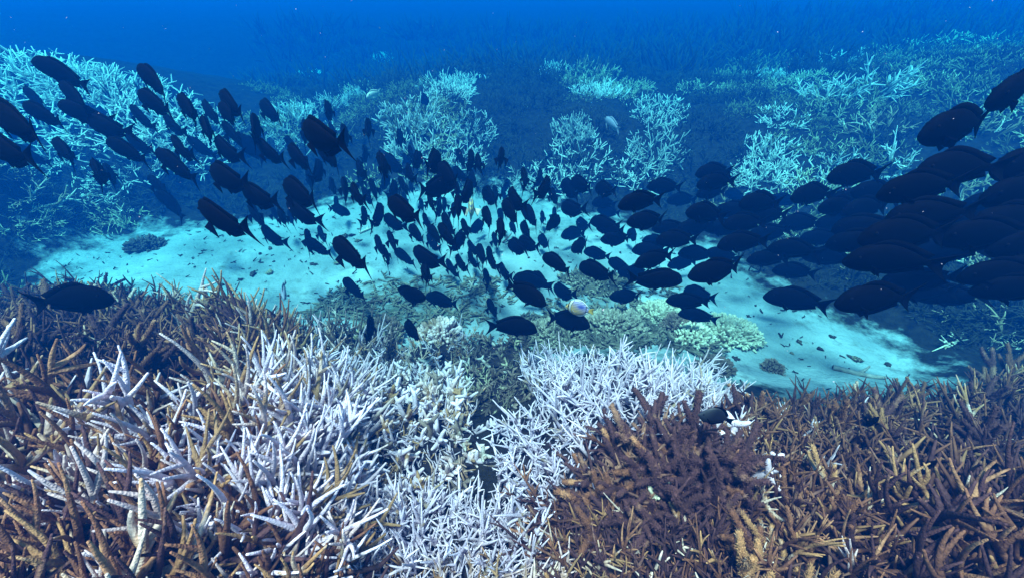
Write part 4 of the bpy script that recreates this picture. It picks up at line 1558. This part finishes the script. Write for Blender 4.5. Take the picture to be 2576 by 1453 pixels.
def butterfly_mat():
    m, nt, b = new_mat('butterflyfish_skin')
    N, L = nt.nodes, nt.links
    tc = N.new('ShaderNodeTexCoord'); sp = N.new('ShaderNodeSeparateXYZ'); L.new(tc.outputs['Object'], sp.inputs[0])
    X, Z = sp.outputs['X'], sp.outputs['Z']
    def math_(op, a, b_=None, c=None):
        n = N.new('ShaderNodeMath'); n.operation = op
        for i, q in enumerate((a, b_, c)):
            if q is None: continue
            if isinstance(q, (int, float)): n.inputs[i].default_value = q
            else: L.new(q, n.inputs[i])
        return n.outputs[0]
    def mix(f, a, b_):
        n = N.new('ShaderNodeMix'); n.data_type = 'RGBA'; L.new(f, n.inputs['Factor'])
        for nm, q in (('A', a), ('B', b_)):
            if isinstance(q, tuple): n.inputs[nm].default_value = (*q, 1)
            else: L.new(q, n.inputs[nm])
        return n.outputs['Result']
    def rng_(v, a, b_):
        n = N.new('ShaderNodeMapRange'); n.interpolation_type = 'SMOOTHSTEP'; n.inputs['From Min'].default_value = a; n.inputs['From Max'].default_value = b_; L.new(v, n.inputs['Value']); return n.outputs[0]
    def band(v, c, w):
        return math_('SUBTRACT', 1.0, rng_(math_('ABSOLUTE', math_('SUBTRACT', v, c)), w * .6, w))
    g = math_('SUBTRACT', Z, math_('MULTIPLY', X, .6))
    col = mix(rng_(g, -.18, .24), (.72, .44, .13), (.44, .38, .60))
    # blue shoulder patch
    dx = math_('MULTIPLY', math_('ADD', X, .06), 4.2); dz = math_('MULTIPLY', math_('SUBTRACT', Z, .12), 7.0)
    d = math_('SQRT', math_('ADD', math_('MULTIPLY', dx, dx), math_('MULTIPLY', dz, dz)))
    col = mix(math_('SUBTRACT', 1.0, rng_(d, .1, .85)), col, (.07, .10, .46))
    # fine lengthwise stripes, slightly fanned
    ph = math_('MULTIPLY', math_('ADD', Z, math_('MULTIPLY', math_('MULTIPLY', X, X), .35)), 95.0)
    st = rng_(math_('SINE', ph), .1, .8)
    inb = math_('MULTIPLY', rng_(math_('ABSOLUTE', X), .28, .22), 0.75)
    col = mix(math_('MULTIPLY', st, inb), col, (.13, .11, .22))
    # pale rim, black eye bars, dark tail bar
    xx = math_('ADD', X, math_('MULTIPLY', math_('MULTIPLY', Z, Z), .9))
    col = mix(band(xx, .33, .05), col, (.66, .58, .48))
    col = mix(band(xx, .40, .022), col, (.01, .01, .01))
    col = mix(band(xx, .295, .012), col, (.02, .02, .02))
    xt = math_('SUBTRACT', X, math_('MULTIPLY', math_('MULTIPLY', Z, Z), .6))
    col = mix(band(xt, -.24, .018), col, (.02, .02, .02))
    L.new(col, b.inputs['Base Color'])
    b.inputs['Roughness'].default_value = .5; b.inputs['Specular IOR Level'].default_value = .3
    return m


MAT['bfin'] = plain_mat('butterflyfish_fin', (.72, .66, .62), .5, .2, .15, 9)
MAT['btail'] = plain_mat('butterflyfish_tail', (.70, .42, .08), .5, .2, .3, 9)
bfp = fish_parts(PROF_DISC, 0, tail=(.13, .06), dfin=.035, afin=.035, pec=.3, x0=.5, x1=-.32, fork=.015)
other_fish('butterflyfish', 'striped cream and blue butterflyfish behind a dark fish', 1423, 768, 1493, 784, .118, (1.60, 1.66), bfp,
           {'body': butterfly_mat(), 'fin': MAT['bfin'], 'tail_fin': MAT['btail'], 'eye_l': MAT['eye'], 'eye_r': MAT['eye']})


def striped_mat(name, c1, c2):
    m, nt, b = new_mat(name)
    N, L = nt.nodes, nt.links
    tc = N.new('ShaderNodeTexCoord')
    w = N.new('ShaderNodeTexWave'); w.bands_direction = 'Z'; w.inputs['Scale'].default_value = 5; w.inputs['Distortion'].default_value = 1.2
    L.new(tc.outputs['Object'], w.inputs[0])
    r_ = N.new('ShaderNodeValToRGB'); r_.color_ramp.elements[0].color = (*c1, 1); r_.color_ramp.elements[1].color = (*c2, 1)
    r_.color_ramp.elements[0].position = .35; r_.color_ramp.elements[1].position = .6
    L.new(w.outputs[0], r_.inputs[0]); L.new(r_.outputs[0], b.inputs['Base Color']); b.inputs['Roughness'].default_value = .5
    return m


MAT['stripe'] = striped_mat('lined_fish_skin', (.10, .16, .2), (.42, .42, .18))
other_fish('lined_surgeonfish', 'pale green striped fish among the dark shoal at centre', 1184, 508, 1189, 552, .20, (2.0, 2.6), fish_parts(PROF, .1, pec=.9),
           {'body': MAT['stripe'], 'fin': MAT['palefish'], 'eye_l': MAT['eye'], 'eye_r': MAT['eye']})
other_fish('parrotfish', 'pale slender fish at the left of the biggest pale colony', 922, 244, 958, 231, .24, (4.0, 4.6), fish_parts(PROF_LONG, 0, tail=(.12, .05), pec=.4, fork=.04),
           {'body': MAT['palefish'], 'fin': MAT['palefish'], 'eye_l': MAT['eye'], 'eye_r': MAT['eye']})
other_fish('parrotfish', 'pale blue grey fish gliding over the dark slope right of centre', 1522, 296, 1564, 330, .24, (3.4, 4.0), fish_parts(PROF_LONG, .1, tail=(.12, .05), pec=.4, fork=.04),
           {'body': MAT['bluefish'], 'fin': MAT['bluefish'], 'eye_l': MAT['eye'], 'eye_r': MAT['eye']})
other_fish('wrasse', 'slim greenish fish nosing down into the rubble at the left', 714, 752, 712, 708, .15, (2.2, 2.4), fish_parts(PROF_LONG, .1, tail=(.07, .04), pec=.4, fork=.02),
           {'body': MAT['bluefish'], 'fin': MAT['bluefish'], 'eye_l': MAT['eye'], 'eye_r': MAT['eye']})


def damsel_mat():
    m, nt, b = new_mat('damselfish_skin')
    N, L = nt.nodes, nt.links
    tc = N.new('ShaderNodeTexCoord'); sp = N.new('ShaderNodeSeparateXYZ'); L.new(tc.outputs['Object'], sp.inputs[0])
    r_ = N.new('ShaderNodeValToRGB'); r_.color_ramp.elements[0].color = (.006, .006, .012, 1); r_.color_ramp.elements[1].color = (.03, .03, .036, 1)
    mr = N.new('ShaderNodeMapRange'); mr.inputs['From Min'].default_value = .08; mr.inputs['From Max'].default_value = .3
    L.new(sp.outputs['X'], mr.inputs['Value']); L.new(mr.outputs[0], r_.inputs[0]); L.new(r_.outputs[0], b.inputs['Base Color'])
    b.inputs['Roughness'].default_value = .6
    return m


other_fish('damselfish', 'small black damselfish with grey head beside the white thicket', 1757, 1040, 1842, 1052, .085, (.75, .95), fish_parts(PROF_DISC, .15, tail=(.13, .06), pec=.6, fork=.05),
           {'body': damsel_mat(), 'fin': MAT['fin'], 'eye_l': MAT['eye'], 'eye_r': MAT['eye']})
other_fish('damselfish', 'tiny dark damselfish lurking over the brown coral field on the right', 2186, 1056, 2202, 1064, .05, (.9, 1.0), fish_parts(PROF_DISC, .15, tail=(.13, .06), pec=.6, fork=.05),
           {'body': MAT['fish'], 'fin': MAT['fin'], 'eye_l': MAT['eye'], 'eye_r': MAT['eye']})
mb = MB(); r = random.Random(8)
for k in range(520):
    u, v, t = r.uniform(-100, 2676), r.uniform(0, 1100), r.uniform(.7, 3.0)
    p = Vector(CAM + ray(u, v) * t); q = r.uniform(.0006, .0021)
    if p.z < hz(p.x, p.y) + .08: continue
    n0 = len(mb.v)
    a_, b_, c_ = rvec(r) * q, rvec(r) * q, rvec(r) * q
    mb.v += [p - a_ - b_, p + a_, p + b_, p + c_ + (a_ - b_) * .3]; mb.t += [1] * 4
    mb.f += [(n0, n0 + 1, n0 + 2), (n0, n0 + 1, n0 + 3), (n0 + 1, n0 + 2, n0 + 3), (n0, n0 + 2, n0 + 3)]
o = add('floating_particles', mb.mesh('floating_particles', MAT['white']))
tag(o, 'tiny pale specks drifting in the water', 'particles', kind='stuff')
print('objects', len(bpy.data.objects), 'fish', len(FISH))
